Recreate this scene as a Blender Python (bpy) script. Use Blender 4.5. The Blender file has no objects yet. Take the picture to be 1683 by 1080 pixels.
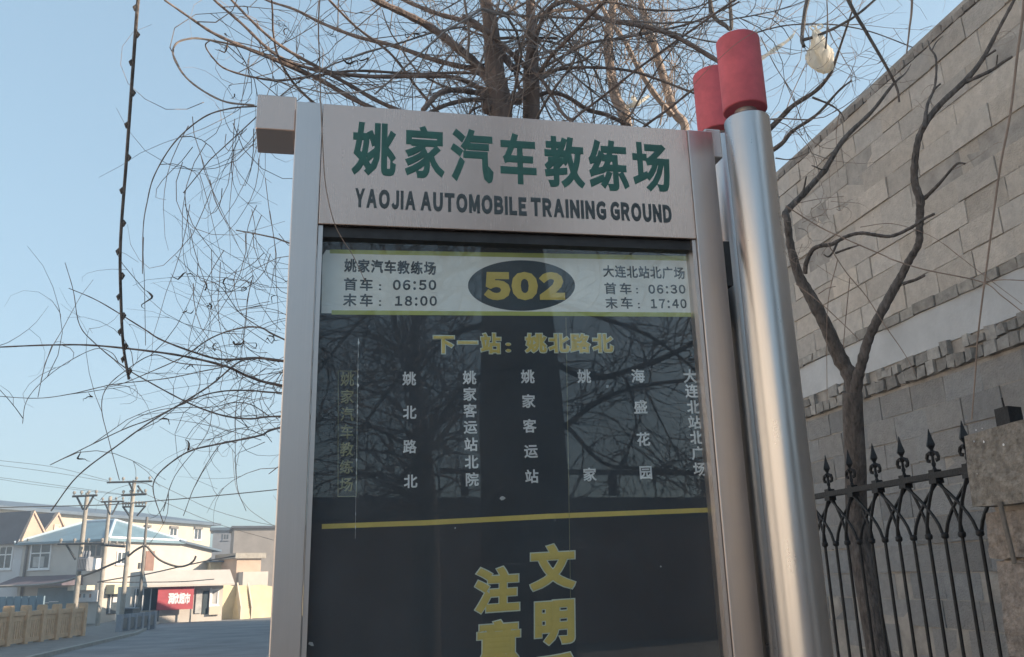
import bpy, bmesh, math, random
import numpy as np
from mathutils import Vector, Matrix

# ------------------------------------------------------------------ camera, world, sun, exposure
sc = bpy.context.scene
COL = sc.collection
EYE = np.array([0.0, 0.0, 1.62])
F, CX, CY = 1420.0, 841.5, 540.0
def nrm(v):
    v = np.asarray(v, float)
    return v / np.linalg.norm(v)
_Z = nrm([-125.0, 4950.0, -1420.0 - 1420.0 * 1420.0 / 4950.0 * 0.0])
_Y = np.array([545 - CX, 0.0, -1420.0])
_Y[1] = -(_Z[0] * _Y[0] + _Z[2] * _Y[2]) / _Z[1]
_Y = nrm(_Y)
_X = np.cross(_Y, _Z)
ROT = np.array([_X, _Y, _Z])                       # camera axes -> world axes (x: towards the wall, y: along the street, z: up)

cd = bpy.data.cameras.new('camera')
cam = bpy.data.objects.new('camera', cd)
COL.objects.link(cam)
M = Matrix([list(ROT[i]) + [EYE[i]] for i in range(3)] + [[0, 0, 0, 1]])
cam.matrix_world = M
cd.sensor_width = 36.0
cd.lens = 36.0 * F / 1683.0
cd.clip_start = 0.05
cd.clip_end = 3000.0
sc.camera = cam

SUN_AZ, SUN_EL = 110.0, 20.0                         # azimuth clockwise from +Y
w = bpy.data.worlds.new('World')
sc.world = w
w.use_nodes = True
nt = w.node_tree
sky = nt.nodes.new('ShaderNodeTexSky')
sky.sky_type = 'NISHITA'
sky.sun_disc = False
sky.sun_elevation = math.radians(SUN_EL)
sky.sun_rotation = math.radians(SUN_AZ)
sky.air_density = 1.0
sky.dust_density = 1.6
sky.ozone_density = 1.6
bg = nt.nodes['Background']
gm = nt.nodes.new('ShaderNodeGamma')                 # a hazy winter sky: softer gradient, paler blue
gm.inputs[1].default_value = 0.40
nt.links.new(sky.outputs[0], gm.inputs[0])
tn = nt.nodes.new('ShaderNodeMix')
tn.data_type = 'RGBA'
tn.blend_type = 'MULTIPLY'
tn.inputs[0].default_value = 1.0
tn.inputs[7].default_value = (0.87, 1.11, 1.23, 1)
nt.links.new(gm.outputs[0], tn.inputs[6])
nt.links.new(tn.outputs[2], bg.inputs[0])
bg.inputs[1].default_value = 0.15
sl = bpy.data.lights.new('sun', 'SUN')
sl.energy = 3.4
sl.angle = math.radians(0.6)
sl.color = (1.0, 0.82, 0.62)
so = bpy.data.objects.new('sun', sl)
COL.objects.link(so)
sd = Vector((math.sin(math.radians(SUN_AZ)) * math.cos(math.radians(SUN_EL)),
             math.cos(math.radians(SUN_AZ)) * math.cos(math.radians(SUN_EL)), math.sin(math.radians(SUN_EL))))
so.rotation_euler = sd.to_track_quat('Z', 'Y').to_euler()
sc.view_settings.view_transform = 'Standard'
sc.view_settings.look = 'None'
sc.view_settings.exposure = 1.52
sc.view_settings.gamma = 1.0

# ------------------------------------------------------------------ measuring helpers (photo pixel -> direction -> point on a real plane)
def ray(px, py):
    return ROT @ np.array([px - CX, -(py - CY), -F]) / F
def P(px, py, depth):
    return EYE + depth * ray(px, py)
def proj(p):
    c = ROT.T @ (np.asarray(p) - EYE)
    return CX + F * c[0] / -c[2], CY - F * c[1] / -c[2]
def hit(px, py, p0, n):
    d = ray(px, py)
    return EYE + d * (np.dot(np.asarray(p0) - EYE, n) / np.dot(d, n))
rng = random.Random(7)
nrg = np.random.RandomState(5)

# ------------------------------------------------------------------ materials
def srgb(r, g, b):
    def c(v):
        v /= 255.0
        return v / 12.92 if v <= 0.04045 else ((v + 0.055) / 1.055) ** 2.4
    return (c(r), c(g), c(b))
def mat(name, col, rough=0.7, metal=0.0, var=0.25, scale=6.0, bump=0.0, bscale=60.0, col2=None, stretch=(1, 1, 1), vcol=False, spec=None):
    m = bpy.data.materials.new(name)
    m.use_nodes = True
    t = m.node_tree
    b = t.nodes['Principled BSDF']
    b.inputs['Roughness'].default_value = rough
    b.inputs['Metallic'].default_value = metal
    if spec is not None:
        b.inputs['Specular IOR Level'].default_value = spec
    tc = t.nodes.new('ShaderNodeTexCoord')
    mp = t.nodes.new('ShaderNodeMapping')
    mp.inputs['Scale'].default_value = stretch
    t.links.new(tc.outputs['Object'], mp.inputs['Vector'])
    nz = t.nodes.new('ShaderNodeTexNoise')
    nz.inputs['Scale'].default_value = scale
    nz.inputs['Detail'].default_value = 6.0
    nz.inputs['Roughness'].default_value = 0.65
    t.links.new(mp.outputs[0], nz.inputs['Vector'])
    rp = t.nodes.new('ShaderNodeValToRGB')
    c2 = col2 if col2 else tuple(c * (1 - var) for c in col)
    c1 = tuple(min(1, c * (1 + var * 0.6)) for c in col) if not col2 else col
    rp.color_ramp.elements[0].position = 0.3
    rp.color_ramp.elements[1].position = 0.7
    rp.color_ramp.elements[0].color = (*c2, 1)
    rp.color_ramp.elements[1].color = (*c1, 1)
    t.links.new(nz.outputs[0], rp.inputs[0])
    out = rp.outputs[0]
    if vcol:
        at = t.nodes.new('ShaderNodeVertexColor')
        at.layer_name = 'Col'
        mx = t.nodes.new('ShaderNodeMix')
        mx.data_type = 'RGBA'
        mx.blend_type = 'MULTIPLY'
        mx.inputs[0].default_value = 1.0
        t.links.new(out, mx.inputs[6])
        t.links.new(at.outputs[0], mx.inputs[7])
        out = mx.outputs[2]
    t.links.new(out, b.inputs['Base Color'])
    if bump > 0:
        n2 = t.nodes.new('ShaderNodeTexNoise')
        n2.inputs['Scale'].default_value = bscale
        n2.inputs['Detail'].default_value = 5.0
        t.links.new(mp.outputs[0], n2.inputs['Vector'])
        bp = t.nodes.new('ShaderNodeBump')
        bp.inputs['Strength'].default_value = bump
        bp.inputs['Distance'].default_value = 0.02
        t.links.new(n2.outputs[0], bp.inputs['Height'])
        t.links.new(bp.outputs[0], b.inputs['Normal'])
    return m

def steel(name, col, rough, streak=(900, 900, 6), rvar=0.12):
    m = bpy.data.materials.new(name)
    m.use_nodes = True
    t = m.node_tree
    b = t.nodes['Principled BSDF']
    b.inputs['Metallic'].default_value = 1.0
    tc = t.nodes.new('ShaderNodeTexCoord')
    mp = t.nodes.new('ShaderNodeMapping')
    mp.inputs['Scale'].default_value = streak
    t.links.new(tc.outputs['Object'], mp.inputs['Vector'])
    nz = t.nodes.new('ShaderNodeTexNoise')
    nz.inputs['Scale'].default_value = 1.0
    nz.inputs['Detail'].default_value = 4.0
    t.links.new(mp.outputs[0], nz.inputs['Vector'])
    n2 = t.nodes.new('ShaderNodeTexNoise')
    n2.inputs['Scale'].default_value = 5.0
    n2.inputs['Detail'].default_value = 7.0
    n2.inputs['Roughness'].default_value = 0.7
    t.links.new(tc.outputs['Object'], n2.inputs['Vector'])
    mr = t.nodes.new('ShaderNodeMapRange')
    mr.inputs[3].default_value = rough - rvar
    mr.inputs[4].default_value = rough + rvar
    ad = t.nodes.new('ShaderNodeMath')
    ad.operation = 'MULTIPLY_ADD'
    ad.inputs[1].default_value = 0.5
    t.links.new(nz.outputs[0], ad.inputs[0])
    md = t.nodes.new('ShaderNodeMath')
    md.operation = 'MULTIPLY'
    md.inputs[1].default_value = 0.5
    t.links.new(n2.outputs[0], md.inputs[0])
    t.links.new(md.outputs[0], ad.inputs[2])
    t.links.new(ad.outputs[0], mr.inputs[0])
    t.links.new(mr.outputs[0], b.inputs['Roughness'])
    rp = t.nodes.new('ShaderNodeValToRGB')
    rp.color_ramp.elements[0].position = 0.25
    rp.color_ramp.elements[1].position = 0.75
    rp.color_ramp.elements[0].color = (*[c * 0.86 for c in col], 1)
    rp.color_ramp.elements[1].color = (*col, 1)
    t.links.new(ad.outputs[0], rp.inputs[0])
    gn = t.nodes.new('ShaderNodeTexNoise')               # spots of grime and dried run marks
    gn.inputs['Scale'].default_value = 34.0
    gn.inputs['Detail'].default_value = 8.0
    gn.inputs['Roughness'].default_value = 0.75
    gmap = t.nodes.new('ShaderNodeMapping')
    gmap.inputs['Scale'].default_value = (1, 1, 0.22)
    t.links.new(tc.outputs['Object'], gmap.inputs['Vector'])
    t.links.new(gmap.outputs[0], gn.inputs['Vector'])
    gr = t.nodes.new('ShaderNodeMapRange')
    gr.inputs[1].default_value = 0.66
    gr.inputs[2].default_value = 0.78
    gr.inputs[3].default_value = 0.0
    gr.inputs[4].default_value = 0.30
    t.links.new(gn.outputs[0], gr.inputs[0])
    gx = t.nodes.new('ShaderNodeMix')
    gx.data_type = 'RGBA'
    t.links.new(gr.outputs[0], gx.inputs[0])
    t.links.new(rp.outputs[0], gx.inputs[6])
    gx.inputs[7].default_value = (0.26, 0.22, 0.19, 1)
    t.links.new(gx.outputs[2], b.inputs['Base Color'])
    bp = t.nodes.new('ShaderNodeBump')
    bp.inputs['Strength'].default_value = 0.05
    bp.inputs['Distance'].default_value = 0.001
    t.links.new(nz.outputs[0], bp.inputs['Height'])
    t.links.new(bp.outputs[0], b.inputs['Normal'])
    return m

MT = {}
MT['steel'] = steel('brushed_steel', (0.66, 0.505, 0.435), 0.25)
MT['stile'] = steel('stile_steel', (0.66, 0.62, 0.61), 0.40)
MT['pole'] = steel('pole_steel', (0.58, 0.58, 0.59), 0.31, (60, 60, 4), 0.14)
MT['dark_steel'] = mat('dark_steel', (0.055, 0.056, 0.06), 0.5, 0.6, 0.3, 20)
MT['zinc'] = mat('zinc_collar', (0.55, 0.57, 0.58), 0.5, 0.7, 0.2, 30)
MT['zinc_dull'] = mat('dull_conduit', (0.20, 0.18, 0.16), 0.8, 0.1, 0.3, 30)
MT['peach_light'] = mat('pale_peach_wall', (0.72, 0.65, 0.58), 0.9, 0, 0.12, 0.6)
MT['red'] = mat('red_cap_paint', (0.60, 0.11, 0.14), 0.55, 0.0, 0.26, 14, 0.04, 40)
MT['green_letter'] = mat('green_vinyl', (0.03, 0.13, 0.11), 0.5, 0, 0.2, 30)
MT['dark_letter'] = mat('dark_vinyl', (0.06, 0.08, 0.09), 0.5, 0, 0.2, 30)
MT['poster'] = mat('poster_black', (0.013, 0.021, 0.031), 0.55, 0, 0.35, 5)
MT['band'] = mat('poster_white', (0.88, 0.90, 0.86), 0.55, 0, 0.14, 7)
MT['olive'] = mat('poster_green_line', (0.46, 0.52, 0.14), 0.55, 0, 0.2, 14)
MT['gold'] = mat('poster_gold', (0.66, 0.52, 0.13), 0.55, 0, 0.2, 12)
MT['gold_dim'] = mat('poster_faded_gold', (0.26, 0.26, 0.15), 0.55, 0, 0.3, 40)
MT['white_letter'] = mat('poster_white_letter', (0.78, 0.80, 0.82), 0.55, 0, 0.25, 50)
MT['pale_edge'] = mat('poster_pale_edge', (0.62, 0.70, 0.60), 0.55, 0, 0.15, 30)
MT['ink'] = mat('poster_ink', (0.035, 0.055, 0.07), 0.55, 0, 0.2, 30)
MT['block'] = mat('concrete_block', (0.50, 0.46, 0.42), 0.95, 0, 0.16, 16, 0.6, 70, vcol=True)
MT['mortar'] = mat('mortar', (0.40, 0.37, 0.34), 0.95, 0, 0.35, 5, 0.4, 60)
MT['render'] = mat('cement_render', (0.55, 0.56, 0.57), 0.95, 0, 0.16, 2.2, 0.2, 30)
MT['brick'] = mat('cement_brick', (0.38, 0.37, 0.355), 0.95, 0, 0.35, 14, 0.5, 50, vcol=True)
MT['pier'] = mat('rough_pier_stone', (0.30, 0.275, 0.25), 0.95, 0, 0.5, 26, 1.0, 42, vcol=True)
MT['iron'] = mat('black_iron', (0.018, 0.019, 0.022), 0.55, 0.3, 0.4, 30, 0.2, 90)
MT['bark'] = mat('willow_bark', (0.21, 0.165, 0.15), 0.9, 0, 0.45, 16, 0.7, 40, stretch=(1, 1, 0.35))
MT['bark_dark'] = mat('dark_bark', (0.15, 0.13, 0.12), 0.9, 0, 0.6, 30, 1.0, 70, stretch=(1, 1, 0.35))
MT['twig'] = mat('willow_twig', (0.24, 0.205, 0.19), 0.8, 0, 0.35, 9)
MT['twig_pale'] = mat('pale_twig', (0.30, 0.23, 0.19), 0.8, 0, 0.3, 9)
MT['leaf'] = mat('dry_leaf', (0.10, 0.075, 0.06), 0.9, 0, 0.4, 30)
MT['bag'] = mat('plastic_film', (0.85, 0.82, 0.76), 0.75, 0, 0.15, 12, 0.8, 16)
MT['asphalt'] = mat('asphalt', (0.22, 0.225, 0.235), 0.92, 0, 0.36, 0.5, 0.3, 80)
MT['paving'] = mat('paving', (0.22, 0.21, 0.20), 0.92, 0, 0.25, 2.0, 0.3, 30)
MT['kerb'] = mat('kerb_stone', (0.34, 0.33, 0.31), 0.9, 0, 0.2, 3, 0.2, 30)
MT['earth'] = mat('earth', (0.17, 0.15, 0.125), 0.97, 0, 0.3, 0.6, 0.3, 10)
MT['dash'] = mat('road_paint', (0.62, 0.62, 0.60), 0.8, 0, 0.25, 5)
# houses
MT['white_wall'] = mat('white_wall', (0.55, 0.51, 0.47), 0.9, 0, 0.10, 0.8, 0.1, 20)
MT['shade_wall'] = mat('pale_wall', (0.60, 0.60, 0.62), 0.9, 0, 0.10, 0.8, 0.1, 20)
MT['cream_wall'] = mat('cream_wall', (0.62, 0.56, 0.46), 0.9, 0, 0.10, 0.5)
MT['peach_wall'] = mat('peach_wall', (0.52, 0.40, 0.32), 0.9, 0, 0.15, 1.0)
MT['yellow_wall'] = mat('yellow_wall', (0.66, 0.58, 0.40), 0.9, 0, 0.18, 0.8)
MT['grey_wall'] = mat('grey_wall', (0.32, 0.29, 0.27), 0.9, 0, 0.2, 0.6)
MT['slate_wall'] = mat('slate_wall', (0.25, 0.27, 0.31), 0.9, 0, 0.15, 0.8)
MT['blue_roof'] = mat('blue_sheet_roof', (0.17, 0.27, 0.33), 0.55, 0, 0.16, 1.2)
MT['ridge'] = mat('ridge_capping', (0.50, 0.60, 0.68), 0.5, 0, 0.1, 2)
MT['navy_roof'] = mat('navy_sheet_roof', (0.10, 0.145, 0.20), 0.6, 0, 0.2, 0.8)
MT['slate_roof'] = mat('slate_roof', (0.085, 0.095, 0.12), 0.85, 0, 0.25, 1.0, 0.3, 12)
MT['white_trim'] = mat('white_trim', (0.75, 0.75, 0.76), 0.7, 0, 0.08, 3)
MT['pane'] = mat('window_pane', (0.07, 0.09, 0.11), 0.12, 0, 0.4, 0.9)
MT['curtain'] = mat('window_curtain', (0.46, 0.46, 0.46), 0.6, 0, 0.3, 2)
MT['awning'] = mat('purple_awning', (0.14, 0.115, 0.14), 0.8, 0, 0.2, 2)
MT['brown'] = mat('brown_panel', (0.26, 0.15, 0.12), 0.8, 0, 0.25, 2)
MT['signred'] = mat('shop_red', (0.42, 0.07, 0.09), 0.6, 0, 0.15, 3)
MT['signwhite'] = mat('shop_lettering', (0.75, 0.72, 0.75), 0.6, 0, 0.1, 3)
MT['teal'] = mat('teal_hoarding', (0.17, 0.25, 0.31), 0.7, 0, 0.2, 2)
MT['tan'] = mat('tan_stone', (0.62, 0.44, 0.29), 0.9, 0, 0.2, 4, 0.3, 30)
MT['concrete'] = mat('pole_concrete', (0.36, 0.335, 0.30), 0.9, 0, 0.25, 4)
MT['concrete_dark'] = mat('dark_concrete', (0.20, 0.19, 0.18), 0.9, 0, 0.2, 4)
MT['crossarm'] = mat('crossarm_steel', (0.14, 0.15, 0.16), 0.7, 0.3, 0.3, 8)
MT['wire'] = mat('black_cable', (0.14, 0.125, 0.115), 0.7, 0, 0.2, 5)
MT['insul'] = mat('insulator', (0.30, 0.28, 0.26), 0.4, 0, 0.2, 8)
MT['cloth_grey'] = mat('grey_box', (0.27, 0.29, 0.33), 0.8, 0, 0.2, 4)

# thin plastic film: half of the light goes through it
bmat = MT['bag']; t = bmat.node_tree
b_ = t.nodes['Principled BSDF']
tl = t.nodes.new('ShaderNodeBsdfTranslucent')
tl.inputs[0].default_value = (0.85, 0.80, 0.70, 1)
mxs = t.nodes.new('ShaderNodeMixShader')
mxs.inputs[0].default_value = 0.5
t.links.new(b_.outputs[0], mxs.inputs[1]); t.links.new(tl.outputs[0], mxs.inputs[2])
t.links.new(mxs.outputs[0], t.nodes['Material Output'].inputs[0])

# glass: clear sheet with a Fresnel reflection and a thin film of dust and scratches
g = bpy.data.materials.new('display_glass')
g.use_nodes = True
t = g.node_tree
t.nodes.remove(t.nodes['Principled BSDF'])
out = t.nodes['Material Output']
tr = t.nodes.new('ShaderNodeBsdfTransparent')
tr.inputs[0].default_value = (0.95, 0.98, 0.99, 1)
gl = t.nodes.new('ShaderNodeBsdfGlossy')
gl.inputs['Roughness'].default_value = 0.015
fr = t.nodes.new('ShaderNodeFresnel')
fr.inputs[0].default_value = 1.66
mx = t.nodes.new('ShaderNodeMixShader')
t.links.new(fr.outputs[0], mx.inputs[0])
t.links.new(tr.outputs[0], mx.inputs[1])
t.links.new(gl.outputs[0], mx.inputs[2])
df = t.nodes.new('ShaderNodeBsdfDiffuse')
df.inputs[0].default_value = (0.44, 0.50, 0.56, 1)
tc = t.nodes.new('ShaderNodeTexCoord')
nz = t.nodes.new('ShaderNodeTexNoise')
nz.inputs['Scale'].default_value = 3.0
nz.inputs['Detail'].default_value = 9.0
nz.inputs['Roughness'].default_value = 0.72
t.links.new(tc.outputs['Object'], nz.inputs['Vector'])
mr = t.nodes.new('ShaderNodeMapRange')
mr.inputs[1].default_value = 0.3
mr.inputs[2].default_value = 0.75
mr.inputs[3].default_value = 0.012
mr.inputs[4].default_value = 0.11
t.links.new(nz.outputs[0], mr.inputs[0])
def scratch(scale, rot, thr, amt):
    mp = t.nodes.new('ShaderNodeMapping')
    mp.inputs['Rotation'].default_value = (0, rot, 0)
    mp.inputs['Scale'].default_value = scale
    t.links.new(tc.outputs['Object'], mp.inputs['Vector'])
    n = t.nodes.new('ShaderNodeTexNoise')
    n.inputs['Scale'].default_value = 1.0
    n.inputs['Detail'].default_value = 2.0
    t.links.new(mp.outputs[0], n.inputs['Vector'])
    r = t.nodes.new('ShaderNodeMapRange')
    r.inputs[1].default_value = thr
    r.inputs[2].default_value = thr + 0.05
    r.inputs[3].default_value = 0.0
    r.inputs[4].default_value = amt
    t.links.new(n.outputs[0], r.inputs[0])
    return r.outputs[0]
acc = mr.outputs[0]
for args in (((7, 1, 260), 0.9, 0.70, 0.10), ((9, 1, 300), -0.65, 0.71, 0.10), ((260, 1, 5), 0.12, 0.71, 0.09), ((90, 1, 90), 0.3, 0.735, 0.28)):
    s_ = scratch(*args)
    a_ = t.nodes.new('ShaderNodeMath')
    a_.operation = 'ADD'
    a_.use_clamp = True
    t.links.new(acc, a_.inputs[0])
    t.links.new(s_, a_.inputs[1])
    acc = a_.outputs[0]
mx2 = t.nodes.new('ShaderNodeMixShader')
t.links.new(acc, mx2.inputs[0])
t.links.new(mx.outputs[0], mx2.inputs[1])
t.links.new(df.outputs[0], mx2.inputs[2])
t.links.new(mx2.outputs[0], out.inputs[0])
MT['glass'] = g

# ------------------------------------------------------------------ mesh helpers
def wloc(o):
    v = np.zeros(3)
    while o is not None:
        v = v + np.array(o.location)
        o = o.parent
    return v
class MB:
    """collects boxes, tubes, prisms and quads in world coordinates; build() links them as one mesh object"""
    def __init__(self):
        self.v, self.f, self.c = [], [], []
        self.n = 0
    def add(self, vs, fs, col=None):
        vs = np.asarray(vs, float).reshape(-1, 3)
        self.v.append(vs)
        n = self.n
        self.f.extend([tuple(i + n for i in f) for f in fs])
        self.c.append(np.tile(np.array(col if col is not None else (1, 1, 1)), (len(vs), 1)))
        self.n += len(vs)
    def frame_box(self, o, ax, ay, az, x0, x1, y0, y1, z0, z1, col=None, jit=0.0):
        o, ax, ay, az = [np.asarray(q, float) for q in (o, ax, ay, az)]
        vs = [o + ax * x + ay * y + az * z for z in (z0, z1) for y in (y0, y1) for x in (x0, x1)]
        if jit:
            vs = [q + nrg.uniform(-jit, jit, 3) for q in vs]
        self.add(vs, [(0, 2, 3, 1), (4, 5, 7, 6), (0, 1, 5, 4), (2, 6, 7, 3), (0, 4, 6, 2), (1, 3, 7, 5)], col)
    def box(self, x0, x1, y0, y1, z0, z1, col=None, jit=0.0):
        self.frame_box((0, 0, 0), (1, 0, 0), (0, 1, 0), (0, 0, 1), x0, x1, y0, y1, z0, z1, col, jit)
    def tube(self, pts, rad, n=6, cap=True):
        pts = np.asarray(pts, float)
        m = len(pts)
        rad = np.full(m, rad) if np.isscalar(rad) else np.asarray(rad, float)
        tg = np.gradient(pts, axis=0)
        tg /= np.linalg.norm(tg, axis=1)[:, None] + 1e-12
        up = np.array([0.31, 0.17, 0.93])
        if abs(np.dot(up, tg[0])) > 0.9:
            up = np.array([0.93, 0.31, 0.17])
        u = np.cross(tg[0], up)
        u /= np.linalg.norm(u)
        ang = np.arange(n) * 2 * math.pi / n
        vs = np.zeros((m, n, 3))
        for i in range(m):
            u = u - tg[i] * np.dot(u, tg[i])
            u /= np.linalg.norm(u) + 1e-12
            v = np.cross(tg[i], u)
            vs[i] = pts[i] + rad[i] * (np.cos(ang)[:, None] * u + np.sin(ang)[:, None] * v)
        fs = [(i * n + j, i * n + (j + 1) % n, (i + 1) * n + (j + 1) % n, (i + 1) * n + j) for i in range(m - 1) for j in range(n)]
        if cap:
            fs.append(tuple(range(n))[::-1])
            fs.append(tuple((m - 1) * n + j for j in range(n)))
        self.add(vs.reshape(-1, 3), fs)
    def lathe(self, base, axis, prof, n=32):
        """prof: list of (height, radius)"""
        base = np.asarray(base, float)
        self.tube([base + np.asarray(axis) * h for h, r in prof], [r for h, r in prof], n)
    def poly(self, pts, d):
        """flat outline thickened by the vector d"""
        pts = np.asarray(pts, float)
        m = len(pts)
        vs = np.vstack([pts, pts + np.asarray(d)])
        fs = [tuple(range(m)), tuple(range(2 * m - 1, m - 1, -1))] + [(i, i + m, (i + 1) % m + m, (i + 1) % m) for i in range(m)]
        self.add(vs, fs)
    def build(self, name, m, parent=None, smooth=False, vcol=False):
        me = bpy.data.meshes.new(name)
        vs = np.vstack(self.v)
        if parent is not None:
            vs = vs - wloc(parent)
        me.from_pydata(vs.tolist(), [], self.f)
        if vcol:
            ca = me.color_attributes.new('Col', 'FLOAT_COLOR', 'POINT')
            cc = np.hstack([np.vstack(self.c), np.ones((len(vs), 1))]).astype(np.float32)
            ca.data.foreach_set('color', cc.ravel())
        bm = bmesh.new()
        bm.from_mesh(me)
        bmesh.ops.recalc_face_normals(bm, faces=bm.faces)
        bm.to_mesh(me)
        bm.free()
        if smooth:
            me.polygons.foreach_set('use_smooth', [True] * len(me.polygons))
            me.set_sharp_from_angle(angle=math.radians(40))
        me.materials.append(m)
        o = bpy.data.objects.new(name, me)
        COL.objects.link(o)
        if parent is not None:
            o.parent = parent
        return o
def tag(o, label=None, cat=None, group=None, kind=None):
    if label: o['label'] = label
    if cat: o['category'] = cat
    if group: o['group'] = group
    if kind: o['kind'] = kind
    return o
def thing(name, label, cat, loc, group=None):
    o = bpy.data.objects.new(name, None)
    o.empty_display_size = 0.2
    COL.objects.link(o)
    o.location = Vector([float(q) for q in loc])
    return tag(o, label, cat, group)
def spline(pts, per=6):
    """Catmull-Rom through the points"""
    p = np.asarray(pts, float)
    p = np.vstack([2 * p[0] - p[1], p, 2 * p[-1] - p[-2]])
    o = []
    for i in range(1, len(p) - 2):
        for k in range(per):
            s = k / per
            o.append(0.5 * ((2 * p[i]) + (-p[i - 1] + p[i + 1]) * s + (2 * p[i - 1] - 5 * p[i] + 4 * p[i + 1] - p[i + 2]) * s * s
                            + (-p[i - 1] + 3 * p[i] - 3 * p[i + 1] + p[i + 2]) * s ** 3))
    o.append(p[-2])
    return np.array(o)

# ------------------------------------------------------------------ ground, road, pavement, kerb
def gz(y):
    return -0.011 * max(0.0, y - 4.0)
def sheet(name, pts_fn, ys, m, dz, kind='structure'):
    mb = MB()
    vs, fs = [], []
    for y in ys:
        xa, xb = pts_fn(y)
        vs += [(xa, y, gz(y) + dz), (xb, y, gz(y) + dz)]
    for i in range(len(ys) - 1):
        fs.append((2 * i, 2 * i + 1, 2 * i + 3, 2 * i + 2))
    mb.add(vs, fs)
    return tag(mb.build(name, m), kind=kind)
YS = [-60, -30, -10, 0, 4, 10, 16, 22, 28, 34, 40, 46, 52, 58, 64, 70, 80, 100, 140, 200, 400, 900]
sheet('ground', lambda y: (-700, 700), YS, MT['earth'], -0.22)
road_l = lambda y: -8.6 if y < 20 else (-8.6 - 0.02 * (y - 20) if y < 46 else -9.1 - 0.12 * (y - 46))
sheet('road', lambda y: (road_l(y) - 0.3, -1.6 if y < 50 else -1.6 + 0.5 * (y - 50)), [y for y in YS if y <= 200], MT['asphalt'], -0.15)
sheet('pavement', lambda y: (-1.45, 14), [y for y in YS if -30 <= y <= 100], MT['paving'], 0.0)
mb = MB()
for i in range(len(YS) - 6):
    y0, y1 = YS[i], YS[i + 1]
    if y0 < -30 or y1 > 80:
        continue
    mb.add([(-1.6, y0, gz(y0) - .2), (-1.45, y0, gz(y0) - .2), (-1.45, y0, gz(y0) + .004), (-1.6, y0, gz(y0) + .004),
            (-1.6, y1, gz(y1) - .2), (-1.45, y1, gz(y1) - .2), (-1.45, y1, gz(y1) + .004), (-1.6, y1, gz(y1) + .004)],
           [(0, 1, 2, 3), (4, 7, 6, 5), (0, 4, 5, 1), (1, 5, 6, 2), (2, 6, 7, 3), (3, 7, 4, 0)])
tag(mb.build('kerb', MT['kerb']), kind='structure')
# the far pavement in front of the houses, a low step above the road
sheet('far_pavement', lambda y: (road_l(y) - 3.4, road_l(y)), [y for y in YS if -30 <= y <= 80], MT['paving'], -0.03)
mb = MB()
for y0, y1 in zip([y for y in YS if -30 <= y <= 70], [y for y in YS if -10 <= y <= 80]):
    a, b = road_l(y0), road_l(y1)
    mb.add([(a, y0, gz(y0) - .2), (a + .16, y0, gz(y0) - .2), (a + .16, y0, gz(y0) - .026), (a, y0, gz(y0) - .026),
            (b, y1, gz(y1) - .2), (b + .16, y1, gz(y1) - .2), (b + .16, y1, gz(y1) - .026), (b, y1, gz(y1) - .026)],
           [(0, 1, 2, 3), (4, 7, 6, 5), (0, 4, 5, 1), (1, 5, 6, 2), (2, 6, 7, 3), (3, 7, 4, 0)])
tag(mb.build('kerb', MT['kerb']), kind='structure')

# ------------------------------------------------------------------ concrete block wall on the right
WX = 4.4
wall = thing('block_wall', 'tall grey concrete block wall with a pale render band, rising behind the iron fence', 'wall', (WX + 0.1, 4, 0))
Y0, Y1 = -4.2, 15.0
def blocks(z_lo, rows, h, tone, warm):
    mb = MB()
    z = z_lo
    for r in range(rows):
        y = Y0 + (0.2 if r % 2 else 0.0) + rng.uniform(-.05, .05)
        hh = h * rng.uniform(0.96, 1.04)
        rowoff = rng.uniform(-0.008, 0.008)
        while y < Y1:
            L = 0.39 * rng.choice([1, 1, 1, 1, 1, 1.02, 0.97, 0.5])
            k = tone * rng.choice([1, 1, 1.04, 0.94, 1.08, 0.9, 1.0, 0.84, 0.96, 1.05]) * rng.uniform(0.95, 1.05)
            wv = warm + rng.uniform(-0.25, 0.25)
            col = (k * (1 + 0.10 * wv), k, k * (1 - 0.12 * wv))
            pr = rng.uniform(-0.006, 0.006) + rowoff
            zo = rng.uniform(-.004, .004)
            g1 = rng.uniform(0.003, 0.009)
            mb.box(WX + pr, WX + 0.15, y, y + L - g1, z + 0.003 + zo, z + hh - rng.uniform(0.001, 0.006) + zo, col, 0.0035)
            y += L
        z += hh
    return mb, z
mb, zt = blocks(0.0, 15, 0.2, 0.64, -0.75)  # lower courses toned darker and bluer: the shade low down is in the colour
mb.build('lower_blocks', MT['block'], wall, vcol=True)
mb = MB()
mb.box(WX + 0.007, WX + 0.2, Y0, Y1, 0, 3.0)
mb.box(WX + 0.0075, WX + 0.2, Y0, Y1, 3.003, 5.60)
mb.build('mortar_bed', MT['mortar'], wall)
mb = MB()
mb.box(WX - 0.004, WX + 0.011, Y0, Y1, 3.20, 3.498, None)
mb.build('render_band', MT['render'], wall)
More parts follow.
